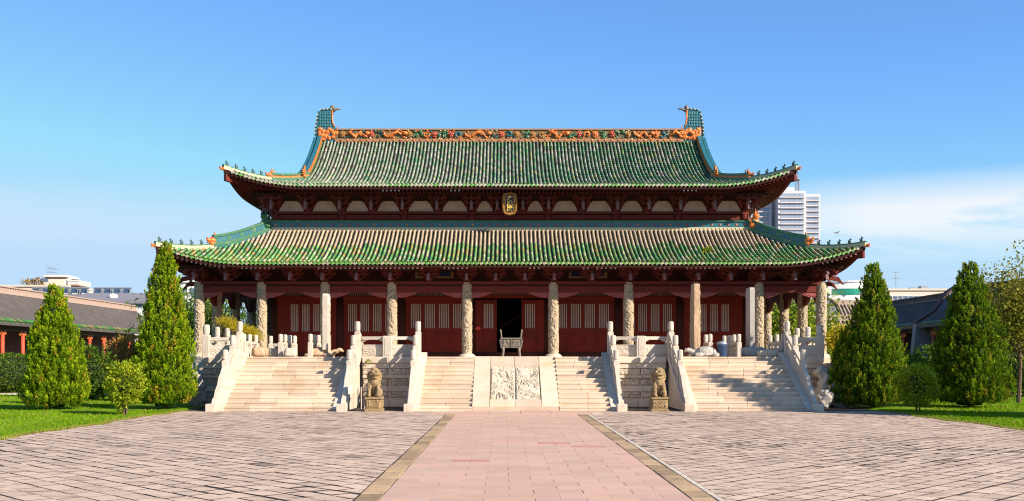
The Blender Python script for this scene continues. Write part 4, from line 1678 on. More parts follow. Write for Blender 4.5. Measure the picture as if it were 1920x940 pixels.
# band ridge where the lower roof meets the upper wall
c = MB()
c.box(HX - XTOP - .1, 50.42, 8.28, HX + XTOP + .1, 50.62, 8.52, 1)
c.box(HX - XTOP - .05, 50.47, 8.52, HX + XTOP + .05, 50.62, 8.80, 0)
c.box(HX - XTOP - .1, 50.40, 8.80, HX + XTOP + .1, 50.66, 8.86, 2)
for sg in (-1, 1):
    X = HX + sg * XTOP
    c.box(X - .12, 50.665, 8.28, X + .12, 62.1, 8.86, 0)
band = part('band_ridge', c, [M_TURQ, M_CREAMTRIM, M_GREENGLAZE], lower_roof)
nb = 58
for k in range(nb):
    x = HX - XTOP + .15 + (2 * XTOP - .3) * (k + .5) / nb
    q = MB()
    q.lathe([(.062, 0), (.055, .025), (.02, .04)], 8, M=Matrix.Translation((x, 50.475, 8.66)) @ Matrix.Rotation(math.pi / 2, 4, 'X'))
    part('rosette', q, M_REDGLAZE if k % 4 else M_ORANGE, band)
c = MB()
for k in range(120):
    x = HX - XTOP + .05 + (2 * XTOP - .1) * (k + .5) / 120
    c.prism([(x - .075, 8.50), (x + .075, 8.50), (x + .05, 8.40), (x, 8.36), (x - .05, 8.40)], 50.395, 50.425, 'y')
tag(part('lappet_trim', c, M_CREAMTRIM, band), kind='stuff')
# corner beasts holding the ends of the band
for sg in (-1, 1):
    q = MB()
    X = HX + sg * (XTOP + .12)
    q.ell((X, 50.42, 8.72), (.26, .22, .30), 10, 7)
    q.ell((X + sg * .05, 50.32, 9.05), (.18, .18, .18), 9, 6)
    q.ell((X - sg * .12, 50.26, 8.60), (.20, .14, .14), 9, 6)
    q.prism([(X - .04, 9.14), (X + .03, 9.42), (X + .10, 9.12)], 50.27, 50.36, 'y')
    q.prism([(X - sg * .2, 8.85), (X - sg * .42, 9.04), (X - sg * .18, 8.70)], 50.27, 50.36, 'y')
    me = remesh(q, .035, .03, 9, 2)
    me.materials.append(M_GREENGLAZE if sg < 0 else M_ORANGE)
    put(me, 'corner_beast', lower_roof)

# ---- main ridge
YR = 56.3
ridge_y0, ridge_y1 = YR - .16, YR + .16
c = MB()
c.box(HX - 9.65, YR - .24, 14.0, HX + 9.65, YR + .24, 14.16, 1)
c.box(HX - 9.65, ridge_y0, 14.16, HX + 9.65, ridge_y1, 14.66, 0)
c.box(HX - 9.65, YR - .23, 14.66, HX + 9.65, YR + .23, 14.73, 2)
main = part('main_ridge', c, [M_RIDGEBACK, M_RIDGETRIM, M_RIDGETRIM], upper_roof)
for k in range(52):
    x = HX - 9.5 + 19 * (k + .5) / 52
    q = MB()
    q.lathe([(.06, 0), (.05, .03), (.02, .045)], 8, M=Matrix.Translation((x, YR - .238, 14.08)) @ Matrix.Rotation(math.pi / 2, 4, 'X'))
    part('rosette', q, M_ORANGE if k % 3 else M_REDGLAZE, main)
rr = random.Random(5)
xs = -9.45
i = 0
order_end = ('flower', 'dragon', 'flower', 'leaf', 'dragon', 'flower', 'leaf')
order_mid = ('flower', 'leaf', 'flower', 'scroll', 'dragon', 'leaf', 'flower', 'scroll')
while xs < 9.2:
    kind = order_end[i % 7] if abs(xs) > 5 else order_mid[i % 8]
    q = MB()
    if kind == 'dragon':
        L = rr.uniform(1.1, 1.5)
        path, rads = [], []
        ph, fq = rr.uniform(0, 6), rr.uniform(8, 13)
        for k in range(22):
            u = k / 21
            path.append((HX + xs + L * u + .05 * math.sin(u * 23 + ph), ridge_y0 - .06 - .04 * math.sin(u * 9 + ph), 14.41 + .13 * math.sin(u * fq + ph) + .03 * math.sin(u * 31)))
            rads.append(.095 * (.45 + .55 * math.sin(math.pi * min(1, u * 1.1 + .1))))
        q.tube(path, rads, 6)
        q.ell((HX + xs + L, ridge_y0 - .08, 14.47), (.16, .10, .12), 7, 5)
        for u in (.2, .4, .6, .8):
            x = HX + xs + L * u
            zz = 14.41 + .13 * math.sin(u * fq + ph)
            dz = rr.choice((-1, 1)) * .14
            q.tube([(x, ridge_y0 - .05, zz), (x + .10, ridge_y0 - .09, zz + dz), (x + .19, ridge_y0 - .06, zz + dz * 1.1)], [.055, .04, .025], 5)
        part('dragon_relief', q, M_ORANGE if rr.random() < .75 else M_GOLD, main, True)
    elif kind == 'flower':
        L = .42
        x, z = HX + xs + .2, 14.41 + rr.uniform(-.03, .03)
        n = rr.randrange(6, 9)
        for k in range(n):
            a = 2 * math.pi * k / n + rr.uniform(-.2, .2)
            w_ = rr.uniform(.09, .13)
            q.ell((x + w_ * math.cos(a), ridge_y0 - .04, z + w_ * math.sin(a)), (.08, .06, .08), 6, 4)
        q.ell((x, ridge_y0 - .10, z), (.08, .05, .08), 6, 4)
        part('flower_relief', q, [M_ORANGE, M_REDGLAZE, M_REDGLAZE, M_GOLD, M_ORANGE][rr.randrange(5)], main, True)
    elif kind == 'scroll':
        L = .5
        x, z = HX + xs + .25, 14.41
        pts = [(x + (.05 + .022 * k) * math.cos(k * .75 + i), ridge_y0 - .05, z + (.05 + .016 * k) * math.sin(k * .75 + i)) for k in range(9)]
        q.tube(pts, [.055] * 8 + [.03], 5)
        part('scroll_relief', q, [M_TURQ, M_GOLD, M_ORANGE][rr.randrange(3)], main, True)
    else:
        L = .45
        for k in range(7):
            x, z = HX + xs + rr.uniform(0, .5), rr.uniform(14.24, 14.60)
            Mx = Matrix.Rotation(rr.uniform(0, 3), 3, 'Y')
            q.ell((x, ridge_y0 - .03, z), (.15, .07, .05), 6, 4, M=Mx)
        part('leaf_relief', q, [M_TURQ, M_GREENGLAZE, M_GREENGLAZE, M_BEAST][rr.randrange(4)], main, True)
    # small filler leaves in other glazes around it
    q = MB()
    for k in range(int(L * 9)):
        x, z = HX + xs + rr.uniform(0, L), rr.choice((14.22, 14.60)) + rr.uniform(-.05, .05)
        q.ell((x, ridge_y0 - .02, z), (.07, .06, .045), 5, 4)
    part('filler_relief', q, [M_TURQ, M_ORANGE, M_GOLD, M_GREENGLAZE, M_ORANGE, M_CREAMTRIM][rr.randrange(6)], main, True)
    xs += L + rr.uniform(-.03, .05)
    i += 1

# ---- owl-tail dragons at the ridge ends
def chiwen(sg):
    root = put(None, 'ridge_dragon', upper_roof)
    X0 = HX + sg * 10.62
    T = lambda u: X0 - sg * u
    out = [(-.02, 0), (-.14, .40), (-.12, .80), (-.05, 1.20), (.0, 1.50), (.05, 1.66), (.16, 1.78), (.34, 1.81), (.74, 1.83), (.84, 1.76), (.80, 1.55), (.80, 1.30), (.83, 1.05), (.92, .86), (1.06, .72), (1.18, .58), (1.16, .30), (1.02, .05), (.95, 0)]
    z0 = 14.0
    c = MB()
    c.prism([(T(u), z0 + z) for u, z in out], YR - .15, YR + .15, 'y')
    part('dragon_body', c, M_TURQ, root)
    # glazed scales on the upper face
    for k in range(5):
        for j in range(5):
            u, z = .10 + .14 * j + .02 * (k % 2), .92 + .16 * k
            if u > .74: continue
            q = MB()
            q.ell((T(u), YR - .15, z0 + z), (.085, .022, .095), 6, 4)
            part('scale', q, M_TURQ, root, True)
    # dashed trim round the outer edge
    c = MB()
    edge = out[1:10]
    pts = []
    for a, b in zip(edge[:-1], edge[1:]):
        n = max(1, int(math.hypot(b[0] - a[0], b[1] - a[1]) / .085))
        pts += [(a[0] + (b[0] - a[0]) * k / n, a[1] + (b[1] - a[1]) * k / n) for k in range(n)]
    for k, (u, z) in enumerate(pts):
        c.box(T(u) - .04, YR - .20, z0 + z - .028, T(u) + .04, YR + .20, z0 + z + .028, k % 2)
    part('trim_tiles', c, [M_BEAST, M_CREAMTRIM], root)
    # snarling head and coils in orange
    q = MB()
    for u, z, a, b in ((.12, .70, .16, .13), (.30, .58, .18, .16), (.20, .36, .20, .15), (.42, .30, .20, .14), (.52, .52, .16, .14), (.62, .70, .13, .12), (.78, .60, .15, .14), (.92, .46, .17, .15), (1.06, .50, .10, .10), (.62, .22, .16, .12), (.30, .14, .2, .1), (.86, .26, .14, .10), (.08, .5, .09, .12)):
        q.ell((T(u), YR - .14, z0 + z), (a, .11, b), 8, 6)
    q.tube([(T(.95), YR - .14, z0 + .62), (T(1.08), YR - .18, z0 + .80), (T(1.24), YR - .18, z0 + .93)], [.05, .035, .012], 6)
    q.tube([(T(1.0), YR - .14, z0 + .62), (T(1.2), YR - .18, z0 + .68), (T(1.32), YR - .18, z0 + .76)], [.05, .03, .01], 6)
    me = remesh(q, .028, .035, 12, 3, 2)
    me.materials.append(M_ORANGE)
    put(me, 'dragon_head', root)
    c = MB()
    c.ell((T(.78), YR, z0 + 1.95), (.13, .12, .13), 10, 7)
    c.tube([(T(.80), YR, z0 + 1.74), (T(.95), YR, z0 + 1.84), (T(1.14), YR, z0 + 1.87), (T(1.26), YR, z0 + 1.86)], [.09, .075, .05, .03], 7)
    part('tail_curl', c, M_BRONZE, root, True)
    c = MB()
    q = [(.80, 1.75), (.80, 1.3), (.83, 1.05), (.92, .86)]
    c.tube([(T(u), YR - .15, z0 + z) for u, z in q], .05, 6)
    part('belly_trim', c, M_ORANGE, root, True)

chiwen(-1)
chiwen(1)

# ---- upper storey: posts, beams, plaster panels
UB = sorted([-x for x in (1.9, 5.3, 8.4, 11.75)] + [1.9, 5.3, 8.4, 11.75])
for x in UB:
    c = MB()
    c.lathe([(.20, 8.7), (.20, 9.30)], 14, (HX + x, 50.72, 0))
    part('wall_post', c, M_WOOD, hall, True)
for a, b in zip(UB[:-1], UB[1:]):
    c = MB()
    c.cbox(HX + a + .19, 50.66, 8.93, HX + b - .19, 50.80, 9.19, .02)
    part('tie_beam', c, M_WOOD, hall)
    c = MB()
    c.cbox(HX + a + .002, 50.52, 9.22, HX + b - .002, 50.86, 9.33, .02)
    part('plate_beam', c, M_WOOD, hall)

# bracket sets
def bracket_meshes(s, hgt):
    z = lambda v: v * hgt
    c = MB()
    def blk(x, y, z0, w=.085, h=.10):
        c.prism([(x - w * .7, z(z0)), (x + w * .7, z(z0)), (x + w, z(z0 + h * .5)), (x + w, z(z0 + h)), (x - w, z(z0 + h)), (x - w, z(z0 + h * .5))], y - w, y + w, 'y')
    def arm(x0, x1, y0, y1, z0, h=.13):
        c.prism([(x0, z(z0 + h)), (x0, z(z0 + h * .55)), (x0 + .10, z(z0)), (x1 - .10, z(z0)), (x1, z(z0 + h * .55)), (x1, z(z0 + h))], y0, y1, 'y')
    def arm_y(y0, y1, x, w, z0, h=.13):
        c.prism([(y0, z(z0 + h)), (y0, z(z0 + h * .5)), (y0 + .10, z(z0)), (y1, z(z0)), (y1, z(z0 + h))], x - w, x + w, 'x')
    blk(0, 0, 0, .17, .20)
    arm(-.34 * s, .34 * s, -.055, .055, .18, .16)
    arm_y(-.46, .25, 0, .06, .19, .16)
    for x in (-.30 * s, .30 * s): blk(x, 0, .34)
    blk(0, -.36, .35)
    arm(-.52 * s, .52 * s, -.052, .052, .44, .16)
    arm(-.36 * s, .36 * s, -.415, -.305, .45, .16)
    arm_y(-.78, .25, 0, .058, .46, .16)
    for x in (-.47 * s, .47 * s): blk(x, 0, .60)
    for x in (-.31 * s, .31 * s): blk(x, -.36, .61)
    blk(0, -.68, .62)
    arm(-.50 * s, .50 * s, -.412, -.308, .71, .14)
    arm(-.42 * s, .42 * s, -.735, -.625, .72, .15)
    for x in (-.38 * s, 0, .38 * s): blk(x, -.68, .87)
    for x in (-.46 * s, .46 * s): blk(x, -.36, .85)
    n = MB()
    n.prism([(-.46, z(.50)), (-.86, z(.52)), (-.96, z(.02)), (-.86, z(.0)), (-.78, z(.34)), (-.46, z(.36))], -.062, .062, 'x')
    n.prism([(-.80, z(.76)), (-1.08, z(.52)), (-1.12, z(.44)), (-1.05, z(.45)), (-.78, z(.62))], -.045, .045, 'x')
    return c.mesh('bracket_set', M_WOOD), n.mesh('bracket_nose', M_NOSE)

BU, BUN = bracket_meshes(.92, .74)
BLo, BLN = bracket_meshes(.92, .58)

def mids(xs, n0=2):
    out = []
    v = sorted([-x for x in xs] + list(xs))
    for a, b in zip(v[:-1], v[1:]):
        out.append(a)
        k = 2 if abs(a + b) < .01 else 1
        for j in range(k):
            out.append(a + (b - a) * (j + 1) / (k + 1))
    out.append(v[-1])
    return out

def bracket(me, nose, x, y, z, rz=0):
    b = put(me, 'bracket_set', hall, (x, y, z), rz)
    if nose is None: return
    o = bpy.data.objects.new('bracket_nose', nose)
    COL.objects.link(o)
    o.parent = b
    WL[o.name] = Vector((x, y, z))

UM = mids((1.9, 5.3, 8.4, 11.75))
LM = mids(COLX)
for x in UM: bracket(BU, BUN, HX + x, 50.69, 9.33)
for x in LM: bracket(BLo, BLN, HX + x, YC, 5.645)
for sg in (-1, 1):
    for y in (51.9, 53.4, 55.4, 57.2, 59.2, 60.9): bracket(BU, BUN, HX + sg * 11.8, y, 9.33, sg * math.pi / 2)
    for y in (49.5, 51.0, 52.7, 54.4, 56.2, 57.9, 59.6, 61.4, 63, 64.5): bracket(BLo, BLN, HX + sg * 14.73, y, 5.645, sg * math.pi / 2)
    for (me, no, X, Y, z) in ((BU, BUN, 11.75, 50.69, 9.33), (BLo, BLN, 14.73, YC, 5.645)):
        bracket(me, None, HX + sg * X, Y, z, sg * math.pi / 4)
        bracket(me, None, HX + sg * X, Y, z, sg * math.pi / 2)
for a, b in zip(UM[:-1], UM[1:]):
    c = MB()
    w = b - a
    c.prism([(HX + a + .20, 9.335), (HX + b - .20, 9.335), (HX + b - .34, 9.62), (HX + b - .46, 9.80), (HX + b - .52, 9.86), (HX + a + .52, 9.86), (HX + a + .46, 9.80), (HX + a + .34, 9.62)], 50.62, 50.70, 'y')
    part('plaster_panel', c, M_PLASTER, hall)
# eave purlins carried by the brackets
c = MB()
c.box(HX - 12.6, 49.90, 10.04, HX + 12.6, 50.12, 10.16)
c.box(HX - 12.2, 50.25, 9.99, HX + 12.2, 50.42, 10.20)
c.box(HX - 12.0, 50.62, 9.87, HX + 12.0, 50.80, 10.10)
for sg in (-1, 1):
    X = HX + sg * 12.65
    c.box(X - .1, 50.13, 10.04, X + .1, 62.6, 10.16)
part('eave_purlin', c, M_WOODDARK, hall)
c = MB()
c.box(HX - 15.5, YC - .78, 6.215, HX + 15.5, YC - .58, 6.34)
c.box(HX - 15.1, YC - .44, 6.17, HX + 15.1, YC - .28, 6.36)
c.box(HX - 14.8, YC - .06, 6.10, HX + 14.8, YC + .06, 6.50)
for sg in (-1, 1):
    X = HX + sg * 15.42
    c.box(X - .1, YC - .57, 6.215, X + .1, 65.2, 6.34)
    X = HX + sg * 14.73
    c.box(X - .06, YC + .07, 6.10, X + .06, 64.5, 6.50)
part('eave_purlin', c, M_WOODDARK, hall)
# corner beams under the upturned eaves
for sg in (-1, 1):
    for P, cfg, ds in ((PL, LOW, (.05, .8, 1.6)), (PU, UPP, (.05, .9, 1.9))):
        c = MB()
        pp = [P(sg * (cfg['xt'] - d), cfg['ye'] + d) - Vector((0, 0, .52)) for d in ds]
        sweep(c, pp, .2, .26, 0, 0)
        part('corner_beam', c, M_WOOD, lower_roof if cfg is LOW else upper_roof)
    # carved claw-like beam ends under the lower corners
    c = MB()
    X = HX + sg * 14.95
    c.prism([(X, 5.70), (X + sg * .45, 5.62), (X + sg * .75, 5.44), (X + sg * .50, 5.82), (X, 5.92)], YC - .35, YC - .25, 'y')
    c.prism([(X, 5.42), (X + sg * .30, 5.40), (X + sg * .55, 5.24), (X + sg * .34, 5.58), (X, 5.62)], YC - .05, YC + .05, 'y')
    part('beam_claw', c, M_WOOD, hall)

# ---- name board 大成殿 hung under the upper eave
plq = thing('name_plaque', 'dark blue hanging name board with gold frame and three gold characters', 'plaque', (HX - .02, 49.0, 9.0))
PM = Matrix.Translation((HX - .02, 49.42, 9.06)) @ Matrix.Rotation(rad(14), 4, 'X') @ Matrix.Scale(.92, 4)
out = [(-.27, -.02), (-.12, -.05), (0, -.08), (.12, -.05), (.27, -.02), (.36, .18), (.40, .50), (.385, .85), (.33, 1.06), (.20, 1.08), (.10, 1.12), (-.10, 1.12), (-.20, 1.08), (-.33, 1.06), (-.385, .85), (-.40, .50), (-.36, .18)]
c = MB()
c.prism(out, -.02, .05, 'y', M=PM)
for k in range(len(out)):
    a, b = out[k], out[(k + 1) % len(out)]
    n = 3
    for j in range(n):
        u = a[0] + (b[0] - a[0]) * j / n
        v = a[1] + (b[1] - a[1]) * j / n
        c.ell(PM @ Vector((u * .88, -.03, .52 + (v - .52) * .92)), (.055, .04, .055), 6, 4)
part('gilt_frame', c, M_GOLD, plq)
c = MB()
c.box(-.185, -.055, .12, .185, -.021, 1.0, M=PM)
part('name_board', c, M_NAVY, plq)
for k, ch in enumerate('大成殿'):
    cu = bpy.data.curves.new('character', 'FONT')
    cu.body = ch
    cu.size = .31
    cu.extrude = .008
    cu.offset = .008
    cu.align_x = 'CENTER'
    cu.align_y = 'CENTER'
    ob = bpy.data.objects.new('character', cu)
    COL.objects.link(ob)
    dg = bpy.context.evaluated_depsgraph_get()
    me = bpy.data.meshes.new_from_object(ob.evaluated_get(dg))
    bpy.data.objects.remove(ob)
    T = PM @ Matrix.Translation((0, -.066, .845 - k * .285)) @ Matrix.Rotation(math.pi / 2, 4, 'X')
    xs_ = [v.co.x for v in me.vertices]; ys_ = [v.co.y for v in me.vertices]
    ox, oy = (min(xs_) + max(xs_)) / 2, (min(ys_) + max(ys_)) / 2
    for v in me.vertices:
        v.co = T @ Vector((v.co.x - ox, v.co.y - oy, v.co.z))
    me.materials.clear()
    me.materials.append(M_GILT)
    put(me, 'character', plq)
# two boards inside the veranda, showing between the brackets
for x, lab in ((HX - 3.65, 'blue board with gold frame above the doors left of the centre bay'), (HX + 3.75, 'blue board with gold frame above the doors right of the centre bay')):
    t = thing('hanging_board', lab, 'plaque', (x, 48.9, 5.95), 'boards hung inside the veranda')
    c = MB()
    c.box(x - .85, 48.86, 5.93, x + .85, 48.92, 6.40)
    part('board_panel', c, M_NAVY, t)
    c = MB()
    for a, b, d, e in ((-.92, -.80, 5.87, 6.46), (.80, .92, 5.87, 6.46), (-.80, .80, 5.87, 5.95), (-.80, .80, 6.39, 6.46)):
        c.box(x + a, 48.83, d, x + b, 48.93, e)
    part('gilt_frame', c, M_GOLD, t)
c = MB()
c.cbox(HX - 1.72, YW - .10, 3.43, HX - 1.46, YW - .03, 3.60, .02)
tag(part('fire_alarm_box', c, M_REDPAINT, None), 'small bright red box fixed left of the open doorway', 'alarm box')

# ================================================================ STONE LIONS
def lion(label, x, y, turn, seed):
    t = thing('stone_lion', label, 'lion statue', (x, y, 0), 'stone guardian lions')
    c = MB()
    c.cbox(-.33, -.36, 0, .33, .36, .10, .02)
    c.cbox(-.29, -.32, .10, .29, .32, .46, .03)
    c.cbox(-.32, -.35, .46, .32, .35, .55, .02)
    pd = put(c.mesh('pedestal', M_LION), 'pedestal', t, (x, y, 0))
    for sgn in (0, 1, 3):
        vs, fs = relief_grid(.52, .30, 22, 12, .05, seed + sgn, 5, 8, .03)
        q = MB()
        R_ = Matrix.Rotation(sgn * math.pi / 2, 3, 'Z')
        dd = .325 if sgn == 0 else .295
        q.add([R_ @ Vector((v[0] - .26, v[1] - dd, .13 + v[2])) for v in vs], fs)
        put(q.mesh('carved_face', M_LION), 'carved_face', t, (x, y, 0))
    # the seated body, facing -y, built of overlapping masses then fused
    q = MB()
    E = q.ell
    E((0, .12, .76), (.24, .24, .24))                      # haunches
    E((-.20, .06, .70), (.11, .20, .17)); E((.20, .06, .70), (.11, .20, .17))
    E((0, .02, .98), (.20, .20, .28))                       # trunk
    E((0, -.10, 1.06), (.185, .15, .18))                    # chest
    E((0, -.05, 1.24), (.20, .19, .16))                     # mane collar
    for s in (-1, 1):
        q.tube([(s * .15, -.12, 1.05), (s * .165, -.22, .82), (s * .165, -.25, .62)], [.085, .07, .065], 8)   # forelegs
        E((s * .165, -.29, .595), (.085, .11, .055))         # paws
        E((s * .21, -.14, .595), (.08, .15, .055))           # hind paws
        for k in range(5):                                  # mane curls
            a = rad(20 + 34 * k)
            E((s * (.10 + .12 * math.sin(a)), .02 - .04 * math.cos(a), 1.30 + .17 * math.cos(a)), (.075, .075, .075), 7, 5)
        for k in range(3):
            E((s * .18, -.02 + .05 * k, 1.16 - .09 * k), (.07, .07, .07), 7, 5)
    HM = Matrix.Translation((0, -.08, 1.40)) @ Matrix.Rotation(turn, 4, 'Z')
    def H(p, r, nu=8, nv=6):
        q.ell(HM @ Vector(p), r, nu, nv)
    H((0, .02, .03), (.19, .19, .17), 10, 8)                # skull
    H((0, .02, .17), (.15, .15, .07))
    H((0, -.17, -.02), (.135, .12, .06))                    # muzzle
    H((0, -.27, .015), (.065, .04, .045))                   # nose
    H((0, -.14, -.15), (.105, .11, .045))                   # lower jaw
    for s in (-1, 1):
        H((s * .085, -.16, .09), (.055, .05, .04))          # brow
        H((s * .17, .0, .10), (.045, .07, .075))             # ear
        H((s * .12, -.14, -.02), (.06, .07, .06))           # cheek
    E((.0, .30, .86), (.07, .06, .20)); E((0, .31, 1.06), (.09, .07, .12))   # tail
    E((.18, -.30, .66), (.085, .085, .085))                  # ball under the paw
    me = remesh(q, .021, .020, 11, seed, 2)
    me.materials.append(M_LION)
    put(me, 'lion_body', t, (x, y, 0))
    c = MB()
    for s in (-1, 1):
        c.ell(HM @ Vector((s * .08, -.195, .055)), (.028, .02, .026), 8, 6)
    put(c.mesh('eyes', M_LION, True), 'eyes', t, (x, y, 0))
    return t

lion('weathered yellow stone lion at the foot of the left front wall', -5.28, 37.85, rad(14), 3)
lion('weathered yellow stone lion at the foot of the right front wall', 5.33, 37.85, rad(-16), 8)

# ================================================================ BRONZE CAULDRON
dx, dy = -.14, 42.35
t = thing('bronze_cauldron', 'square grey bronze incense cauldron on four legs before the doorway', 'cauldron', (dx, dy, H))
c = MB()
c.prism([(-.36, 2.42), (.36, 2.42), (.42, 2.78), (-.42, 2.78)], dy - .28, dy + .28, 'y', M=Matrix.Translation((dx, 0, 0)))
part('cauldron_body', c, M_BRONZE, t)
c = MB()
c.cbox(dx - .46, dy - .32, 2.78, dx + .46, dy + .32, 2.84, .015)
part('rim', c, M_BRONZE, t)
for s in (-1, 1):
    for q in (-1, 1):
        c = MB()
        c.tube([(dx + s * .34, dy + q * .24, 2.45), (dx + s * .33, dy + q * .24, 2.30), (dx + s * .35, dy + q * .25, 2.12), (dx + s * .36, dy + q * .25, 2.05)], [.075, .055, .05, .065], 8)
        part('leg', c, M_BRONZE, t, True)
        c = MB()
        for k in range(4):
            z = 2.76 - k * .09
            c.prism([(dx + s * (.42 - k * .015), z), (dx + s * (.50 - k * .015), z - .015), (dx + s * (.48 - k * .015), z - .07), (dx + s * (.41 - k * .015), z - .075)], dy + q * .29 - .02, dy + q * .29 + .02, 'y')
        part('corner_flange', c, M_BRONZE, t)
    c = MB()
    c.tube([(dx + s * .40, dy - .13, 2.84), (dx + s * .44, dy - .13, 3.12), (dx + s * .44, dy - .10, 3.16), (dx + s * .44, dy + .10, 3.16), (dx + s * .44, dy + .13, 3.12), (dx + s * .40, dy + .13, 2.84)], .035, 6)
    part('ear_handle', c, M_BRONZE, t)
    vs, fs = relief_grid(.34, .30, 20, 18, .04, 4 + s, 7, 8, .03)
    c = MB()
    c.add([(dx + (0.02 if s > 0 else -.36) + v[0], dy - .282 + v[1], 2.45 + v[2]) for v in vs], fs)
    part('carved_face', c, M_BRONZE, t)
c = MB()
c.box(dx - .012, dy - .325, 2.44, dx + .012, dy - .27, 2.775)
part('centre_flange', c, M_BRONZE, t)

# ================================================================ TORTOISES, STELES, LOOSE STONES
def tortoise(label, x, y, facing, m, L=1.0, hgt=.34, seed=1):
    t = thing('stone_tortoise', label, 'stone tortoise', (x, y, H), 'stone tortoises that carry steles')
    q = MB()
    f = facing
    q.ell((0, 0, .16), (.56 * L, .42, hgt - .08), 12, 8)
    q.ell((f * .05, 0, .10), (.66 * L, .48, .12), 12, 6)
    q.tube([(f * .45 * L, 0, .15), (f * .66 * L, -.02, .20), (f * .82 * L, -.03, .27)], [.14, .11, .10], 8)
    q.ell((f * .90 * L, -.03, .29), (.15, .11, .10), 8, 6)
    q.ell((f * 1.0 * L, -.03, .25), (.09, .09, .06), 8, 6)
    for a in (-1, 1):
        q.ell((f * .42 * L, a * .40, .08), (.20, .13, .10), 8, 5)
        q.ell((-f * .42 * L, a * .38, .08), (.18, .13, .10), 8, 5)
    q.tube([(-f * .5 * L, 0, .14), (-f * .68 * L, -.08, .06)], [.07, .03], 6)
    me = remesh(q, .03, .025, 7, seed, 2)
    me.materials.append(m)
    put(me, 'tortoise_body', t, (x, y, H))
    c = MB()
    for k in range(5):
        xx = (-.34 + .17 * k) * L
        c.tube([(xx, -.40, .16), (xx + .02, -.28, hgt - .03), (xx, 0, hgt + .075 - abs(k - 2) * .03)], .014, 5)
    put(c.mesh('shell_ridges', m, True), 'shell_ridges', t, (x, y, H))
    return t


def stele(label, x, y, z0, z1, w, th, m, m2=None, crown=True, rough=False, seed=1):
    t = thing('stone_stele', label, 'stele', (x, y, z0))
    c = MB()
    prof = [(-w / 2, z0), (w / 2, z0), (w / 2 * .96, z1 - .5), (w / 2 * .96, z1 - .10), (w / 2 * .82, z1), (-w / 2 * .82, z1), (-w / 2 * .96, z1 - .10), (-w / 2 * .96, z1 - .5)]
    c.prism([(y + a, b) for a, b in prof], x - th / 2, x + th / 2, 'x')
    me = c.mesh('stele_slab', m)
    if rough:
        bm = bmesh.new(); bm.from_mesh(me)
        bmesh.ops.triangulate(bm, faces=bm.faces)
        bmesh.ops.subdivide_edges(bm, edges=bm.edges, cuts=3, use_grid_fill=True)
        bmesh.ops.subdivide_edges(bm, edges=bm.edges, cuts=2, use_grid_fill=True)
        for v in bm.verts:
            n = noise.noise(v.co * 5) * .018 + noise.noise(v.co * 12) * .012
            v.co.x += n; v.co.y += n
        bm.to_mesh(me); bm.free()
    put(me, 'stele_slab', t)
    if crown:
        for s in (-1, 1):
            vs, fs = relief_grid(w * .84, .46, 24, 16, .05, seed, 6, 8, .04)
            q = MB()
            q.add([(x + s * (th / 2 + .002 - v[1]), y - w * .42 + v[0], z1 - .52 + v[2]) for v in vs], fs)
            part('carved_crown', q, m, t)
    return t

tortoise('ochre stone tortoise with its head to the right, under the pale left stele', -8.28, 43.1, 1, M_BROWNSTONE, .95, .34, 2)
tortoise('pale stone tortoise with its head to the left, under the brown right stele', 8.05, 42.7, -1, M_GREYSTONE, .85, .36, 5)
stele('pale narrow stone stele on the ochre tortoise, before the third column from the left', -7.98, 43.0, H + .30, 4.72, .72, .20, M_MARBLE, crown=True, seed=2)
stele('brown stone stele with ragged edges on the pale tortoise, right of the centre stairs', 7.74, 43.3, H + .34, 5.15, .78, .24, M_BROWNSTONE, crown=True, rough=True, seed=6)
g = stele('tall grey inscribed stele standing right of the balustrade at the head of the right stairs', 10.20, 43.8, H + .38, 5.03, .80, .20, M_GREYSTONE, crown=True, seed=9)
# its lines of small cut characters
c = MB()
r2 = random.Random(4)
for i in range(7):
    for j in range(26):
        if r2.random() < .12: continue
        yy, zz = 43.8 - .33 + .11 * i, 2.55 + .072 * j
        w_, h_ = r2.uniform(.018, .034), r2.uniform(.014, .024)
        c.box(10.20 - .10 - .004, yy - w_, zz - h_ * .3, 10.20 - .0995, yy + w_, zz + h_ * .3)
        c.box(10.20 - .10 - .005, yy - .006, zz - h_, 10.20 - .0995, yy + .006, zz + h_)
part('inscription', c, M_MARBLE, g)

def loose_block(name, label, x, y, sx, sy, sz, m, seed, cat='stone block', rz=0, z=H, group='broken stone bases on the terrace'):
    bm = bmesh.new()
    bmesh.ops.create_cube(bm, size=1)
    bmesh.ops.bevel(bm, geom=bm.edges[:], offset=.10, segments=2, affect='EDGES')
    bmesh.ops.subdivide_edges(bm, edges=bm.edges, cuts=3, use_grid_fill=True)
    for v in bm.verts:
        v.co.x *= sx; v.co.y *= sy; v.co.z = (v.co.z + .5) * sz
        p = v.co * 3 + Vector((seed, seed * 2, 0))
        n = noise.noise_vector(p) * .06 + noise.noise_vector(p * 3) * .02
        n.z *= .5 if v.co.z > .03 else 0
        v.co += n
    me = bpy.data.meshes.new(name)
    bm.to_mesh(me); bm.free()
    me.materials.append(m)
    me.polygons.foreach_set('use_smooth', [True] * len(me.polygons))
    o = put(me, name, None, (x, y, z), rz)
    return tag(o, label, cat, group)

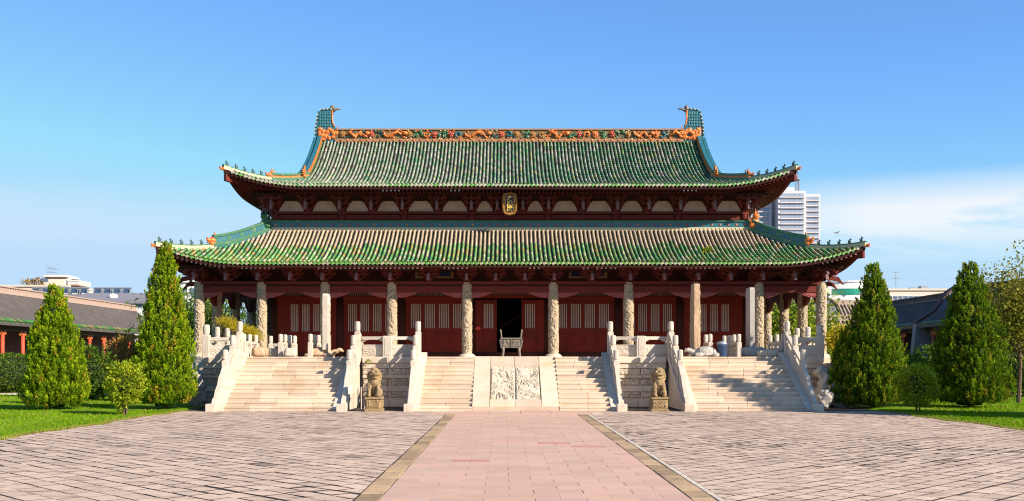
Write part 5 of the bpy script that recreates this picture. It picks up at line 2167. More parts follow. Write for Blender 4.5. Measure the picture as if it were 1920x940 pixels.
loose_block('broken_stone', 'reddish carved stone block at the head of the left stairs', -10.70, 42.6, .62, .5, .40, M_BROWNSTONE, 1)
loose_block('broken_stone', 'long pale broken stone base next to the reddish block', -10.1, 43.3, .95, .5, .36, M_GREYSTONE, 2)
loose_block('broken_stone', 'rounded pale stone in front of the low sunlit balustrade', -9.42, 42.55, .55, .5, .36, M_MARBLE, 3, rz=.2)
loose_block('broken_stone', 'grey stone plinth under the tall grey stele', 10.20, 43.7, 1.05, 1.1, .42, M_GREYSTONE, 4)
loose_block('broken_stone', 'flat pale stone lying right of the grey stele', 10.65, 42.3, .95, .5, .27, M_STONE, 5)
loose_block('broken_stone', 'small pale stone beside the pale left stele', -8.85, 43.9, .22, .22, .45, M_BROWNSTONE, 7)

c = MB()
c.lathe([(.17, 0), (.19, .02), (.20, .40), (.215, .42), (.215, .52), (.19, .58), (.06, .60)], 14)
bn = thing('litter_bin', 'small blue plastic bin beside the pale tortoise', 'bin', (8.75, 42.75, H))
put(c.mesh('bin_body', M_BLUEPLASTIC, True), 'bin_body', bn, (8.75, 42.75, H))
c = MB()
c.lathe([(.225, .52), (.23, .56), (.20, .63), (.05, .66)], 14)
put(c.mesh('bin_lid', M_STEEL, True), 'bin_lid', bn, (8.75, 42.75, H))

# eroded garden rocks at the ends of the terrace
def garden_rock(label, x, y, spec, seed, m=M_GREYSTONE):
    q = MB()
    for px, py, pz, a, b, d in spec:
        q.ell((px, py, pz), (a, b, d), 9, 7)
    me = remesh(q, .05, .13, 3.2, seed, 1)
    me.materials.append(m)
    o = put(me, 'garden_rock', None, (x, y, 0))
    return tag(o, label, 'rock', 'eroded garden rocks at the ends of the terrace')

garden_rock('tall eroded pale rock at the right end of the terrace', 12.5, 40.95, [(0, 0, .4, .5, .4, .5), (.05, 0, 1.0, .36, .3, .45), (-.1, 0, 1.4, .28, .25, .3), (.35, 0, .8, .25, .25, .3)], 3)
garden_rock('broad low eroded rock right of the tall pale one', 13.05, 40.7, [(0, 0, .35, .5, .4, .42), (.3, 0, .6, .3, .3, .35), (-.2, 0, .8, .28, .25, .25)], 5)
garden_rock('dark squarish rock in front of the right end of the terrace', 12.3, 40.2, [(0, 0, .3, .34, .3, .36), (.05, 0, .55, .28, .25, .18)], 7)
garden_rock('eroded pale rock at the left end of the terrace', -13.0, 41.3, [(0, 0, .35, .45, .35, .45), (.1, 0, .9, .32, .28, .4), (-.15, 0, 1.25, .25, .22, .25)], 11)
garden_rock('second pale rock beside the left cypress', -12.95, 42.3, [(0, 0, .5, .5, .35, .55), (-.2, 0, 1.1, .35, .3, .4), (.2, 0, 1.4, .25, .25, .3)], 13)
loose_block('broken_stone', 'brown carved stone block lying against the right end of the terrace', 12.95, 41.2, .75, .5, .36, M_BROWNSTONE, 8, z=1.42)
# support for it: the rough stone it lies on
loose_block('broken_stone', 'rough pale boulder that carries the brown block at the right end', 12.95, 41.25, .8, .6, 1.46, M_GREYSTONE, 9, z=-.02)

# two thin poles leaning in the corner left of the left lion
for k, (xx, tx, lab) in enumerate(((-6.02, -.02, 'thin upright pole leaning in the corner left of the left lion'), (-5.9, .16, 'thin tilted pole leaning in the corner left of the left lion'))):
    c = MB()
    c.tube([(0, 0, 0), (tx, .12, .85)], .018, 6)
    o = put(c.mesh('pole', M_STONE), 'pole', None, (xx, 39.6, 0))
    tag(o, lab, 'pole')

# ================================================================ FOLIAGE
def leaves(cent, dirs, L, W, col, rg, roll=None):
    """one bent leaf-shaped quad per entry; arrays n x 3"""
    n = len(cent)
    d = dirs / (np.linalg.norm(dirs, axis=1, keepdims=True) + 1e-9)
    ref = rg.normal(size=(n, 3))
    a = np.cross(d, ref)
    a /= np.linalg.norm(a, axis=1, keepdims=True) + 1e-9
    b = np.cross(d, a)
    L = np.asarray(L).reshape(-1, 1) * np.ones((n, 1))
    W = np.asarray(W).reshape(-1, 1) * np.ones((n, 1))
    V = np.empty((n, 4, 3))
    V[:, 0] = cent
    V[:, 1] = cent + d * L * .5 + a * W * .5 + b * W * .12
    V[:, 2] = cent + d * L
    V[:, 3] = cent + d * L * .5 - a * W * .5 + b * W * .12
    F = np.arange(4 * n).reshape(n, 4)
    return V.reshape(-1, 3), F, col


def cypress_crown(h, w, seed, pal, lean=0.0, ntuft=900, per=56, low=.04, ex=1.75):
    """upright flame-shaped tufts of scale foliage over a lumpy cone"""
    rg = np.random.default_rng(seed)
    Vs, Fs, Cs, o = [], [], [], 0
    for k in range(ntuft):
        u = low + (1 - low) * (1 - math.sqrt(1 - rg.random() * .995))      # more low down
        zz = u * h
        r = (w / 2) * (.94 * (1 - u ** ex)) * (.55 + .45 * min(1, (u + .02) / .10))
        th = rg.random() * 2 * math.pi
        lump = 1 + .15 * noise.noise(Vector((math.cos(th) * 1.6, math.sin(th) * 1.6, zz * .9 + seed))) + .13 * noise.noise(Vector((math.cos(th) * 4, math.sin(th) * 4, zz * 2.2 + seed)))
        rr = r * lump * (rg.uniform(.96, 1.14) if rg.random() < .30 else rg.uniform(.58, .93))
        base = np.array([rr * math.cos(th) + lean * zz, rr * math.sin(th), zz])
        out = np.array([math.cos(th), math.sin(th), 0]) * rg.uniform(.15, .55) * (1 - u * .5)
        ax = out + np.array([rg.normal(0, .10), rg.normal(0, .10), 1.0])
        ax /= np.linalg.norm(ax)
        tl = rg.uniform(.18, .36) * (1.15 - .4 * u)
        tw = tl * rg.uniform(.26, .40)
        n = per
        s = rg.random(n) ** .8
        off = rg.normal(size=(n, 3)) * tw * .5 * (1.1 - s)[:, None] * np.array([1, 1, .6])
        cent = base + ax * (s * tl)[:, None] + off - np.array([0, 0, tl * .3])
        d = ax + rg.normal(size=(n, 3)) * .38 + off * 2.2
        t = np.clip(s * .85 + rg.uniform(-.35, .25), 0, 1)[:, None]
        tone = pal[0] * (1 - t) + pal[1] * t
        if rg.random() < .06 + (.14 if u < .12 else 0): tone = pal[2]
        c = tone * rg.uniform(.7, 1.3, (n, 1))
        V, F, C = leaves(cent, d, rg.uniform(.05, .105, n), rg.uniform(.024, .044, n), c, rg)
        Vs.append(V); Fs.append(F + o); Cs.append(C); o += len(V)
    return np.concatenate(Vs), np.concatenate(Fs), np.concatenate(Cs)


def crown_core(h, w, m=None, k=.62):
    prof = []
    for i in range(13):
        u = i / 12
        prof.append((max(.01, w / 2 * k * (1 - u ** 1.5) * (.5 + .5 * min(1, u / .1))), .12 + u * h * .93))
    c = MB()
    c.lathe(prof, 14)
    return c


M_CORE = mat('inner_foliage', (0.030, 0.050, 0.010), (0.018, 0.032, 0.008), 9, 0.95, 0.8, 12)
PAL_L = [np.array(p) for p in ((.075, .165, .006), (.42, .53, .014), (.46, .34, .03))]
PAL_R = [np.array(p) for p in ((.042, .11, .007), (.31, .42, .015), (.38, .32, .03))]


def cypress(label, x, y, h, w, seed, pal, lean=0.0, extra=None, **kw):
    t = thing('cypress_tree', label, 'cypress', (x, y, 0), 'clipped cypress trees on the lawns')
    c = MB()
    c.tube([(0, 0, -.1), (.02, 0, h * .3), (lean * h * .6, 0, h * .6), (lean * h * .9, 0, h * .9)], [.11, .08, .05, .02], 8)
    for k in range(10):
        a = k * 2.4
        z = .25 + k * h * .06
        c.tube([(0, 0, z), (math.cos(a) * w * .3, math.sin(a) * w * .3, z + .5)], [.035, .012], 5)
    put(c.mesh('trunk', M_BARK), 'trunk', t, (x, y, 0))
    V, F, C = cypress_crown(h, w, seed, pal, lean, **kw)
    if extra:
        for ex, ey, eh, ew, es in extra:
            v2, f2, c2 = cypress_crown(eh, ew, es, pal, 0, ntuft=700, per=42)
            v2 = v2 + np.array([ex, ey, 0])
            F = np.concatenate([F, f2 + len(V)]); V = np.concatenate([V, v2]); C = np.concatenate([C, c2])
    cr = put(np_mesh('crown', V, F, M_LEAF, C), 'crown', t, (x, y, 0))
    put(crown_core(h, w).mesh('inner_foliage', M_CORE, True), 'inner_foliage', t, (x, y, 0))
    return t

cypress('shorter bright cypress on the left lawn', -17.55, 38.6, 5.0, 2.12, 21, PAL_L, ntuft=2100, per=42, ex=2.1)
cypress('tallest cypress, close to the left end of the terrace', -13.6, 39.3, 6.85, 2.15, 33, PAL_L, lean=.004, ntuft=2500, per=42, ex=1.8)
cypress('dark cypress close to the right end of the terrace', 14.25, 40.3, 6.05, 2.5, 47, PAL_R, extra=[(-1.0, .35, 3.3, 1.5, 5)], ntuft=2300, per=42)
cypress('dark cypress farther right on the lawn, apart from the terrace', 18.15, 40.5, 6.1, 2.85, 59, PAL_R, ntuft=2500, per=42, ex=2.0)

# the next cypress of the row stands just out of the picture and throws its shade on the right stairs
cypress('first of two cypresses standing beyond the right edge of the view', 18.9, 32.6, 9.4, 3.0, 71, PAL_R, ntuft=2600, per=42)
cypress('second of two cypresses standing beyond the right edge of the view', 21.6, 32.2, 9.6, 3.2, 72, PAL_R, ntuft=2600, per=42)


def bush_mesh(rx, ry, rz, n, seed, pal, leaf=(.05, .10), zc=None, holes=.3, shell=.55, up=.25):
    rg = np.random.default_rng(seed)
    p = rg.normal(size=(n, 3))
    p /= np.linalg.norm(p, axis=1, keepdims=True)
    lump = np.array([1 + holes * noise.noise(Vector(q) * 2.3 + Vector((seed, 0, 0))) + .5 * holes * noise.noise(Vector(q) * 5.5 + Vector((0, seed, 0))) for q in p])
    r = (shell + (1 - shell) * rg.random(n) ** .6) * lump
    c = p * r[:, None] * np.array([rx, ry, rz])
    d = p + rg.normal(size=(n, 3)) * .8 + np.array([0, 0, up])
    t = rg.random((n, 1))
    col = (pal[0] * (1 - t) + pal[1] * t) * rg.uniform(.7, 1.3, (n, 1))
    dry = rg.random(n) < .05
    col[dry] = pal[2]
    L = rg.uniform(leaf[0], leaf[1], n)
    return leaves(c, d, L, L * .55, col, rg)


def bush(name, label, cat, x, y, rx, ry, rz, zc, n, seed, pal, leaf=(.05, .10), holes=.3, shell=.55, core=.6, stems=4, group=None, up=.25, stem_r=.03):
    t = thing(name, label, cat, (x, y, 0), group)
    c = MB()
    rr = random.Random(seed)
    for k in range(stems):
        a = rr.uniform(0, 6.28)
        c.tube([(rr.uniform(-.08, .08), rr.uniform(-.08, .08), -.05), (math.cos(a) * rx * .2, math.sin(a) * ry * .2, zc * .6), (math.cos(a) * rx * .55, math.sin(a) * ry * .55, zc + rz * .4)], [stem_r, stem_r * .8, stem_r * .3], 6)
    put(c.mesh('stem', M_BARK), 'stem', t, (x, y, 0))
    V, F, C = bush_mesh(rx, ry, rz, n, seed, pal, leaf, holes=holes, shell=shell, up=up)
    put(np_mesh('foliage', V, F, M_LEAF, C), 'foliage', t, (x, y, zc))
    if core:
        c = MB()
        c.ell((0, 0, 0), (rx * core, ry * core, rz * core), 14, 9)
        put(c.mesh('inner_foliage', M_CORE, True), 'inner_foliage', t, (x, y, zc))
    return t

PG = [np.array(p) for p in ((.14, .22, .012), (.46, .50, .025), (.55, .45, .04))]     # yellow green shrub
PD = [np.array(p) for p in ((.045, .105, .015), (.14, .21, .02), (.24, .24, .03))]  # dark shrub
PO = [np.array(p) for p in ((.34, .24, .04), (.46, .24, .06), (.42, .14, .08))]      # autumn shrub
PY = [np.array(p) for p in ((.42, .34, .02), (.55, .42, .025), (.24, .30, .02))]      # yellow conifer

bush('young_shrub', 'small yellow-green tree-like shrub between the two left cypresses', 'shrub', -13.5, 34.9, .64, .62, .80, 1.06, 3600, 3, PG, (.07, .13), .28, .45, .5, 3)
bush('young_shrub', 'small dark shrub between the two right cypresses', 'shrub', 14.5, 36.6, .74, .68, .80, 1.0, 4200, 4, [PG[0], PG[1], PG[2]], (.06, .12), .25, .5, .5, 3)
bush('leafy_bush', 'large dark leafy bush behind the young shrub on the left lawn', 'bush', -20.2, 48.2, 1.25, 1.1, 1.25, 1.25, 3200, 5, PD, (.12, .22), .35)
bush('leafy_bush', 'dark bush at the left foot of the tallest cypress', 'bush', -16.9, 46.5, 1.1, 1.0, 1.0, 1.0, 2400, 6, PD, (.12, .22), .35)
bush('clipped_hedge', 'rounded clipped hedge bush at the far left edge', 'hedge', -28.6, 58.0, 1.9, 1.7, 1.15, 1.15, 5200, 7, PD, (.10, .18), .08, .8, .85)
bush('autumn_shrub', 'feathery orange-brown shrub left of the tallest cypress', 'shrub', -21.4, 56.0, 1.0, .9, 1.25, 2.1, 2000, 8, PO, (.12, .24), .5, .2, 0)
bush('leafy_bush', 'dark bush low behind the young shrub on the right lawn', 'bush', 18.1, 47.0, 1.35, 1.2, 1.05, 1.2, 3000, 9, PD, (.10, .20), .3)
bush('leafy_bush', 'broad dark bush behind the farther right cypress', 'bush', 23.8, 54.5, 2.4, 1.6, 1.5, 1.4, 3600, 10, PD, (.14, .26), .3)
bush('yellow_bush', 'yellow bush behind the right edge of the terrace', 'bush', 14.65, 45.4, .72, .6, .72, 2.75, 1600, 11, PY, (.08, .16), .45, .3, .4, 5)
bush('yellow_bush', 'greenish lower bush below the yellow one at the right edge', 'bush', 14.45, 43.6, .65, .6, .9, 1.3, 1700, 12, PG, (.08, .16), .45, .3, .4, 5)
bush('leafy_bush', 'dense green bush at the far right edge behind the sparse tree', 'bush', 26.2, 52.0, 1.6, 1.3, 1.15, 1.1, 2600, 13, PD, (.12, .22), .3)

# yellow pine bough reaching over the left terrace rail
t = thing('pine_tree', 'small yellow-needled pine leaning over the left terrace balustrade', 'pine', (-13.55, 45.6, 0))
c = MB()
c.tube([(-13.55, 45.6, -.1), (-13.5, 45.6, 1.4), (-13.0, 45.6, 2.5), (-12.5, 45.6, 3.2), (-11.9, 45.7, 3.1)], [.10, .09, .07, .05, .03], 8)
c.tube([(-13.0, 45.6, 2.5), (-13.05, 45.6, 3.1), (-12.95, 45.6, 3.6)], [.05, .04, .02], 6)
part('trunk', c, M_BARK, t)
rg = np.random.default_rng(77)
Vs, Fs, Cs, o = [], [], [], 0
for (px, pz, sx, sz, n) in ((-12.95, 3.62, .38, .18, 700), (-12.6, 3.42, .35, .16, 700), (-12.25, 3.28, .36, .15, 700), (-11.85, 3.18, .34, .18, 700), (-11.55, 2.95, .25, .18, 400)):
    cent = rg.normal(size=(n, 3)) * np.array([sx * .55, .3, sz * .6]) + np.array([px, 45.65, pz])
    d = rg.normal(size=(n, 3)) * .6 + np.array([.1, -.1, .55])
    tt = rg.random((n, 1))
    V, F, C = leaves(cent, d, rg.uniform(.08, .17, n), rg.uniform(.012, .028, n), (PY[0] * (1 - tt) + PY[1] * tt) * rg.uniform(.7, 1.2, (n, 1)), rg)
    Vs.append(V); Fs.append(F + o); Cs.append(C); o += len(V)
put(np_mesh('needles', np.concatenate(Vs), np.concatenate(Fs), M_LEAF, np.concatenate(Cs)), 'needles', t)

# weeds rooted in the masonry and on the roof
def weed(label, x, y, z, s, seed, pal=PG):
    rg = np.random.default_rng(seed)
    n = 90
    d = rg.normal(size=(n, 3)) * .7 + np.array([0, -.35, .5])
    d /= np.linalg.norm(d, axis=1, keepdims=True)
    cent = d * (rg.random((n, 1)) ** .6) * s * .7
    tt = rg.random((n, 1))
    V, F, C = leaves(cent, d, rg.uniform(.4, .7, n) * s * .7, rg.uniform(.16, .28, n) * s * .7, pal[0] * (1 - tt) + pal[1] * tt, rg)
    o = put(np_mesh('weed', V, F, M_LEAF, C), 'weed', None, (x, y, z))
    return tag(o, label, 'weed')

weed('tuft of green weed growing out of the wall above the left lion', -6.02, Y_EDGE - .14, 1.84, .15, 1)
weed('bright yellow-green weed rooted in the tiles of the lower roof on the right', HX + 9.35, 48.05, float(PL(9.35, 48.05).z) + .08, .34, 2, [np.array(p) for p in ((.20, .26, .012), (.38, .36, .015), (.3, .3, .02))])
weed('small green tuft on the terrace floor by the second column from the right', 11.9, 45.5, H, .45, 3, PG)

def big_tree(name, label, x, y, h, spread, zc, crz, n, seed, pal, leaf, trunk=.16, holes=.5, shell=.2, droop=0.0, core=0, limbs=9, group=None):
    t = thing(name, label, 'tree', (x, y, 0), group)
    rr = random.Random(seed)
    c = MB()
    c.tube([(0, 0, -.1), (.08, 0, h * .25), (-.05, .05, h * .55), (.05, 0, h * .85)], [trunk, trunk * .8, trunk * .5, trunk * .15], 8)
    ends = []
    for k in range(limbs):
        a = k * 2.4 + rr.uniform(-.4, .4)
        z0 = h * rr.uniform(.25, .65)
        L = spread * rr.uniform(.6, 1.0)
        mid = (math.cos(a) * L * .5, math.sin(a) * L * .5, z0 + L * .55)
        end = (math.cos(a) * L, math.sin(a) * L, z0 + L * (.9 - droop))
        c.tube([(0, 0, z0), mid, end], [trunk * .4, trunk * .25, trunk * .06], 5)
        ends += [mid, end]
        for j in range(2):
            b = a + rr.uniform(-.9, .9)
            e2 = (mid[0] + math.cos(b) * L * .4, mid[1] + math.sin(b) * L * .4, mid[2] + L * rr.uniform(.1, .5))
            c.tube([mid, e2], [trunk * .15, trunk * .04], 4)
            ends.append(e2)
    put(c.mesh('trunk', M_BARK), 'trunk', t, (x, y, 0))
    rg = np.random.default_rng(seed)
    E = np.array(ends)
    idx = rg.integers(0, len(E), n)
    blob = rg.normal(size=(n, 3)) * spread * .24
    cent = E[idx] + blob
    half = rg.random(n) < .5
    p = rg.normal(size=(n, 3)); p /= np.linalg.norm(p, axis=1, keepdims=True)
    lump = np.array([1 + holes * noise.noise(Vector(q) * 2.5 + Vector((seed, 1, 2))) for q in p])
    fill = p * (lump * (shell + (1 - shell) * rg.random(n)))[:, None] * np.array([spread, spread, crz]) + np.array([0, 0, zc])
    cent = np.where(half[:, None], fill, cent)
    d = rg.normal(size=(n, 3)) + np.array([0, 0, -droop * 2])
    tt = rg.random((n, 1))
    col = (pal[0] * (1 - tt) + pal[1] * tt) * rg.uniform(.7, 1.3, (n, 1))
    L = rg.uniform(leaf[0], leaf[1], n)
    V, F, C = leaves(cent, d, L, L * (.55 if droop < .3 else .22), col, rg)
    put(np_mesh('crown', V, F, M_LEAF, C), 'crown', t, (x, y, 0))
    return t

PA = [np.array(p) for p in ((.18, .22, .03), (.38, .30, .04), (.42, .24, .05))]
big_tree('sparse_tree', 'thin-leaved yellowing tree at the right edge of the lawn', 22.1, 44.4, 6.9, 1.7, 4.3, 2.3, 11000, 5, PA, (.09, .18), .10, .5, .2, limbs=22)
for k, (x, y, h, sp, lab) in enumerate(((-24.5, 76, 7.5, 3.4, 'drooping dark willow farthest left behind the left colonnade'), (-20.5, 72, 6.5, 3.0, 'drooping dark willow behind the first columns from the left'), (-17.0, 80, 7.0, 3.2, 'dark willow seen low between the left columns'))):
    big_tree('willow_tree', lab, x, y, h, sp, h * .55, h * .45, 5200, 20 + k, PD, (.25, .6), .2, .5, .2, .6, group='trees behind the hall')
for k, (x, y, h, sp, lab) in enumerate(((20.0, 74, 6.0, 2.8, 'green leafy tree seen between the right side columns'), (23.5, 80, 6.4, 2.8, 'green leafy tree behind the right corner column'), (17.5, 82, 6.5, 3.0, 'green leafy tree low behind the right colonnade'))):
    big_tree('leafy_tree', lab, x, y, h, sp, h * .5, h * .45, 5200, 40 + k, [PD[0] * 1.4, PG[1], PG[2]], (.18, .34), .2, .4, .2, group='trees behind the hall')

# ================================================================ SIDE GALLERIES
def gallery(label, sg, x_e, z_e, x_r, z_r, y0, y1, posts, mr=None):
    mr = mr or M_RIDGEGREY
    """long low building along Y: eave at x_e, ridge at x_r, the far slope mirrored"""
    t = thing('side_gallery', label, 'gallery', (x_r, (y0 + y1) / 2, 0), 'low tiled galleries along the court')
    c = MB()
    xb = 2 * x_r - x_e
    N = 8
    def prof(u):
        return z_e + (z_r - z_e) * (.75 * u + .25 * u * u)
    for a, b in ((x_e, x_r), (xb, x_r)):
        vs, fs = [], []
        for i in range(N + 1):
            u = i / N
            x = a + (b - a) * u
            vs += [(x, y0, prof(u)), (x, y1, prof(u))]
        for i in range(N):
            fs.append((2 * i, 2 * i + 1, 2 * i + 3, 2 * i + 2))
        c.add(vs, fs)
        c.add([(v[0], v[1], v[2] - .22) for v in vs], fs)
        c.add([vs[0], vs[1], (vs[1][0], vs[1][1], vs[1][2] - .22), (vs[0][0], vs[0][1], vs[0][2] - .22)], [(0, 1, 2, 3)])
    part('roof', c, M_GALTILE, t)
    # rows of barrel tiles
    V, F = [], []
    sp = .27
    n = int((y1 - y0) / sp)
    for k in range(n):
        y = y0 + sp * (k + .5) + rng.uniform(-.012, .012)
        o = len(V)
        for i in range(N + 1):
            u = i / N
            x = x_e + (x_r - x_e) * u - sg * 0 
            z = prof(u)
            for yy, zz in ((-.075, 0), (-.045, .07), (.045, .07), (.075, 0)):
                V.append((x, y + yy, z + zz + .01 + rng.uniform(-.008, .008)))
        for i in range(N):
            for q in range(3):
                F.append((o + 4 * i + q, o + 4 * i + q + 1, o + 4 * i + q + 5, o + 4 * i + q + 4))
        F.append((o, o + 1, o + 2, o + 3))
    tag(put(np_mesh('tile_rows', V, F, M_GALTILE), 'tile_rows', t), kind='stuff')
    # green glazed eave
    c = MB()
    for k in range(n):
        y = y0 + sp * (k + .5)
        b = rng.uniform(.6, 1.3)
        col = (.05 * b, .15 * b, .035 * b) if rng.random() < .65 else (.22, .15, .06)
        for dx_, dz in ((-.03, .0), (.28, .0)):
            x0, x1 = x_e + sg * dx_ * -1, x_e - sg * 0
        c.tube([(x_e + sg * .06 * (1 if x_e < x_r else 1) * (1), y, z_e + .075), (x_e + (x_r - x_e) * .10, y, prof(.10) + .085)], [.095, .09], 7, 0, col)
        c.prism([(y + .07, z_e + .05), (y + .20, z_e + .05), (y + .17, z_e - .06), (y + .135, z_e - .10), (y + .10, z_e - .06)], x_e - .02, x_e + .02, 'x', 0, col)
    tag(part('eave_tiles', c, M_TILE, t), kind='stuff')
    # ridge: two courses with open blocks between
    c = MB()
    c.box(x_r - .20, y0, z_r - .05, x_r + .20, y1, z_r + .13)
    c.box(x_r - .18, y0, z_r + .50, x_r + .18, y1, z_r + .60)
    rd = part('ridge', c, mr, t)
    c = MB()
    nb = int((y1 - y0) / .42)
    for k in range(nb):
        y = y0 + .42 * (k + .5)
        c.box(x_r - .12, y - .07, z_r + .13, x_r + .12, y + .07, z_r + .50)
    c.box(x_r - .05, y0, z_r + .13, x_r + .05, y1, z_r + .50)
    tag(part('ridge_blocks', c, mr, rd), kind='stuff')
    # walls, floor, posts, beam
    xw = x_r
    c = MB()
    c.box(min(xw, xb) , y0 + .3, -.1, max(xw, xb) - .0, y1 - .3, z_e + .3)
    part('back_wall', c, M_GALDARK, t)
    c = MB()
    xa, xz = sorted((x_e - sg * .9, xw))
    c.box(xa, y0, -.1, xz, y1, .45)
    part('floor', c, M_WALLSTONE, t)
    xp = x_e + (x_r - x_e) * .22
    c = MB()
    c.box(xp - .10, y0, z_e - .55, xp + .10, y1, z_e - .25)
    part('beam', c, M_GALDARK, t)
    c = MB()
    c.lathe([(.15, .45), (.15, z_e - .55)], 10)
    pm = c.mesh('post', M_GALRED, True)
    c = MB()
    c.prism([(-.42, .28), (.42, .28), (.34, .05), (.18, -.02), (-.18, -.02), (-.34, .05)], -.09, .09, 'x')
    c.ell((0, .42, .05), (.10, .16, .16), 7, 5)
    c.ell((0, -.42, .05), (.10, .16, .16), 7, 5)
    cm_ = c.mesh('carved_cap', M_ORANGE)
    y = y0 + 1.2
    while y < y1 - .5:
        put(pm, 'post', t, (xp, y, 0))
        put(cm_, 'carved_cap', t, (xp, y, z_e - .80))
        y += posts
    return t

gallery('long low gallery with sunlit grey tile roof along the left of the court', -1, -37.2, 4.72, -41.2, 7.35, 62, 112, 3.2)
gallery('farther shaded gallery along the right, beyond the curved gable', 1, 36.3, 4.95, 40.3, 7.55, 91, 118, 3.2, M_RIDGESHADE)
gallery('nearer shaded gallery along the right behind the farther cypress', 1, 36.3, 5.0, 40.3, 7.75, 62, 90, 3.2, M_RIDGESHADE)
# curved fire gable between the two right galleries
c = MB()
pr = []
for k in range(25):
    u = -1 + 2 * k / 24
    s_ = min(1, max(0, (.62 - abs(u)) / .34)); s_ = s_ * s_ * (3 - 2 * s_)
    pr.append((40.3 + 4.1 * u, 5.15 + 2.55 * (1 - abs(u)) + s_ * .95))
pr = pr + [(44.9, 0), (35.7, 0)]
c.prism(pr, 90.15, 90.85, 'y')
gw = thing('gable_wall', 'curved dark gable wall rising between the two right galleries', 'wall', (40.3, 90.5, 0))
part('wall', c, M_SLATE, gw)
c = MB()
for k in range(24):
    a, b = pr[k], pr[k + 1]
    c.prism([(a[0], a[1] + .01), (b[0], b[1] + .01), (b[0], b[1] + .22), (a[0], a[1] + .22)], 90.05, 90.95, 'y')
part('coping', c, M_GALDARK, gw)

# low hall behind the right colonnade
def rear_hall(label, x0, x1, y, z_e, z_r, depth):
    t = thing('rear_hall', label, 'building', ((x0 + x1) / 2, y, 0))
    c = MB()
    c.box(x0 + .4, y + .8, -.1, x1 - .4, y + 2 * depth - .8, z_e)
    part('wall', c, M_CREAMWALL, t)
    c = MB()
    for a, b in ((y, y + depth), (y + 2 * depth, y + depth)):
        c.add([(x0, a, z_e), (x1, a, z_e), (x1, b, z_r), (x0, b, z_r)], [(0, 1, 2, 3)])
        c.add([(x0, a, z_e - .2), (x1, a, z_e - .2), (x1, b, z_r - .2), (x0, b, z_r - .2)], [(0, 1, 2, 3)])
    rf = part('roof', c, M_GALTILE, t)
    c = MB()
    n = int((x1 - x0) / .42)
    for k in range(n):
        x = x0 + .42 * (k + .5)
        c.tube([(x, y - .02, z_e + .05), (x, y + depth, z_r + .05)], .13, 6)
    tag(part('tile_rows', c, M_RIDGEGREY, rf), kind='stuff')
    c = MB()
    c.box(x0 - .1, y + depth - .2, z_r - .05, x1 + .1, y + depth + .2, z_r + .55)
    part('ridge', c, M_RIDGEGREY, rf)
    return t

rear_hall('low hall with striped grey tile roof behind the right corner column', 26.5, 37.5, 98, 3.3, 5.9, 3.2)
rear_hall('farther tiled hall right of the corner column, with dark arched gable', 37.5, 46, 118, 6.3, 8.6, 3.0)
c = MB()
pr = [(36.6 + 1.75 * math.cos(math.pi * k / 16) * 1.0, 6.4 + 2.6 * math.sin(math.pi * k / 16) ** .8) for k in range(17)] + [(34.85, 0), (38.35, 0)]
c.prism(pr, 117.2, 117.9, 'y')
ag = thing('gable_wall', 'dark arched gable wall of the farther tiled hall', 'wall', (36.6, 117.5, 0))
part('wall', c, M_SLATE, ag)
c = MB()
for k in range(16):
    a, b = pr[k], pr[k + 1]
    n_ = Vector((b[1] - a[1], 0, -(b[0] - a[0]))).normalized() * .2
    c.prism([(a[0], a[1]), (b[0], b[1]), (b[0] + n_.x, b[1] + n_.z), (a[0] + n_.x, a[1] + n_.z)], 117.1, 118.0, 'y')
part('coping', c, M_GALDARK, ag)

# ================================================================ THE TOWN BEYOND
def at(px, py, Y):
    """point seen at photo pixel px, py when it stands at distance Y"""
    return CAMX + (px - 946) * Y / 1900, EYE + (676 - py) * Y / 1900


def city_block(label, x0, x1, z1, y, depth, m, rows, cols, wm=(.6, .62), win=M_GLASS, name='apartment_building', z0=0.0, bands=None):
    t = thing(name, label, 'building', ((x0 + x1) / 2, y, 0))
    c = MB()
    c.box(x0, y, -.5, x1, y + depth, z1)
    part('wall', c, m, t)
    c = MB()
    c.box(x0 - .15, y - .25, z1, x1 + .15, y + depth + .2, z1 + .35)
    part('parapet', c, m, t)
    dw, dh = (x1 - x0) / max(1, cols), (z1 - z0) / max(1, rows)
    wmesh = None
    if rows and cols:
        c = MB()
        c.box(-dw * wm[0] / 2, -.06, -dh * wm[1] / 2, dw * wm[0] / 2, .05, dh * wm[1] / 2)
        fmesh = c.mesh('window', M_WHITEWALL)
        c = MB()
        a, b = dw * wm[0] / 2, dh * wm[1] / 2
        c.box(-a * .92, -.09, -b * .88, -a * .05, -.065, b * .88)
        c.box(a * .05, -.09, -b * .88, a * .92, -.065, b * .88)
        pmesh = c.mesh('pane', win)
        for r in range(rows):
            for k in range(cols):
                x, z = x0 + dw * (k + .5), z0 + dh * (r + .5)
                w = put(fmesh, 'window', t, (x, y, z))
                p = bpy.data.objects.new('pane', pmesh)
                COL.objects.link(p); p.parent = w
                WL[p.name] = WL[w.name]
    return t

# left: flat-roofed block with drum and antenna
xa, za = at(-60, 538, 190); xb_, zb_ = at(128, 533, 190)
tb = city_block('long flat-roofed cream block behind the left gallery', xa, xb_, za, 190, 18, M_CREAMWALL, 3, 12, (.5, .5))
x0, z0 = at(54, 536, 186); x1, z1 = at(106, 516, 186)
rt = thing('rooftop_house', 'rounded pale rooftop house on the flat cream block at the left', 'building', ((x0 + x1) / 2, 192, za))
c = MB()
c.cbox(x0, 190.6, za + .36, x1, 196, z1, .6)
part('wall', c, M_CREAMWALL, rt)
c = MB()
c.cbox(x0 + .2, 190.4, z1 + .003, x1 + .1, 196.2, z1 + .4, .3)
part('roof', c, M_CREAMWALL, rt)
c = MB()
c.box(x0 - .04, 190.52, za + 1.0, x0 + 1.5, 190.59, z1 - .3)
part('window', c, M_GLASS, rt)
x2, z2 = at(107, 536, 186); x3, z3 = at(128, 522, 186)
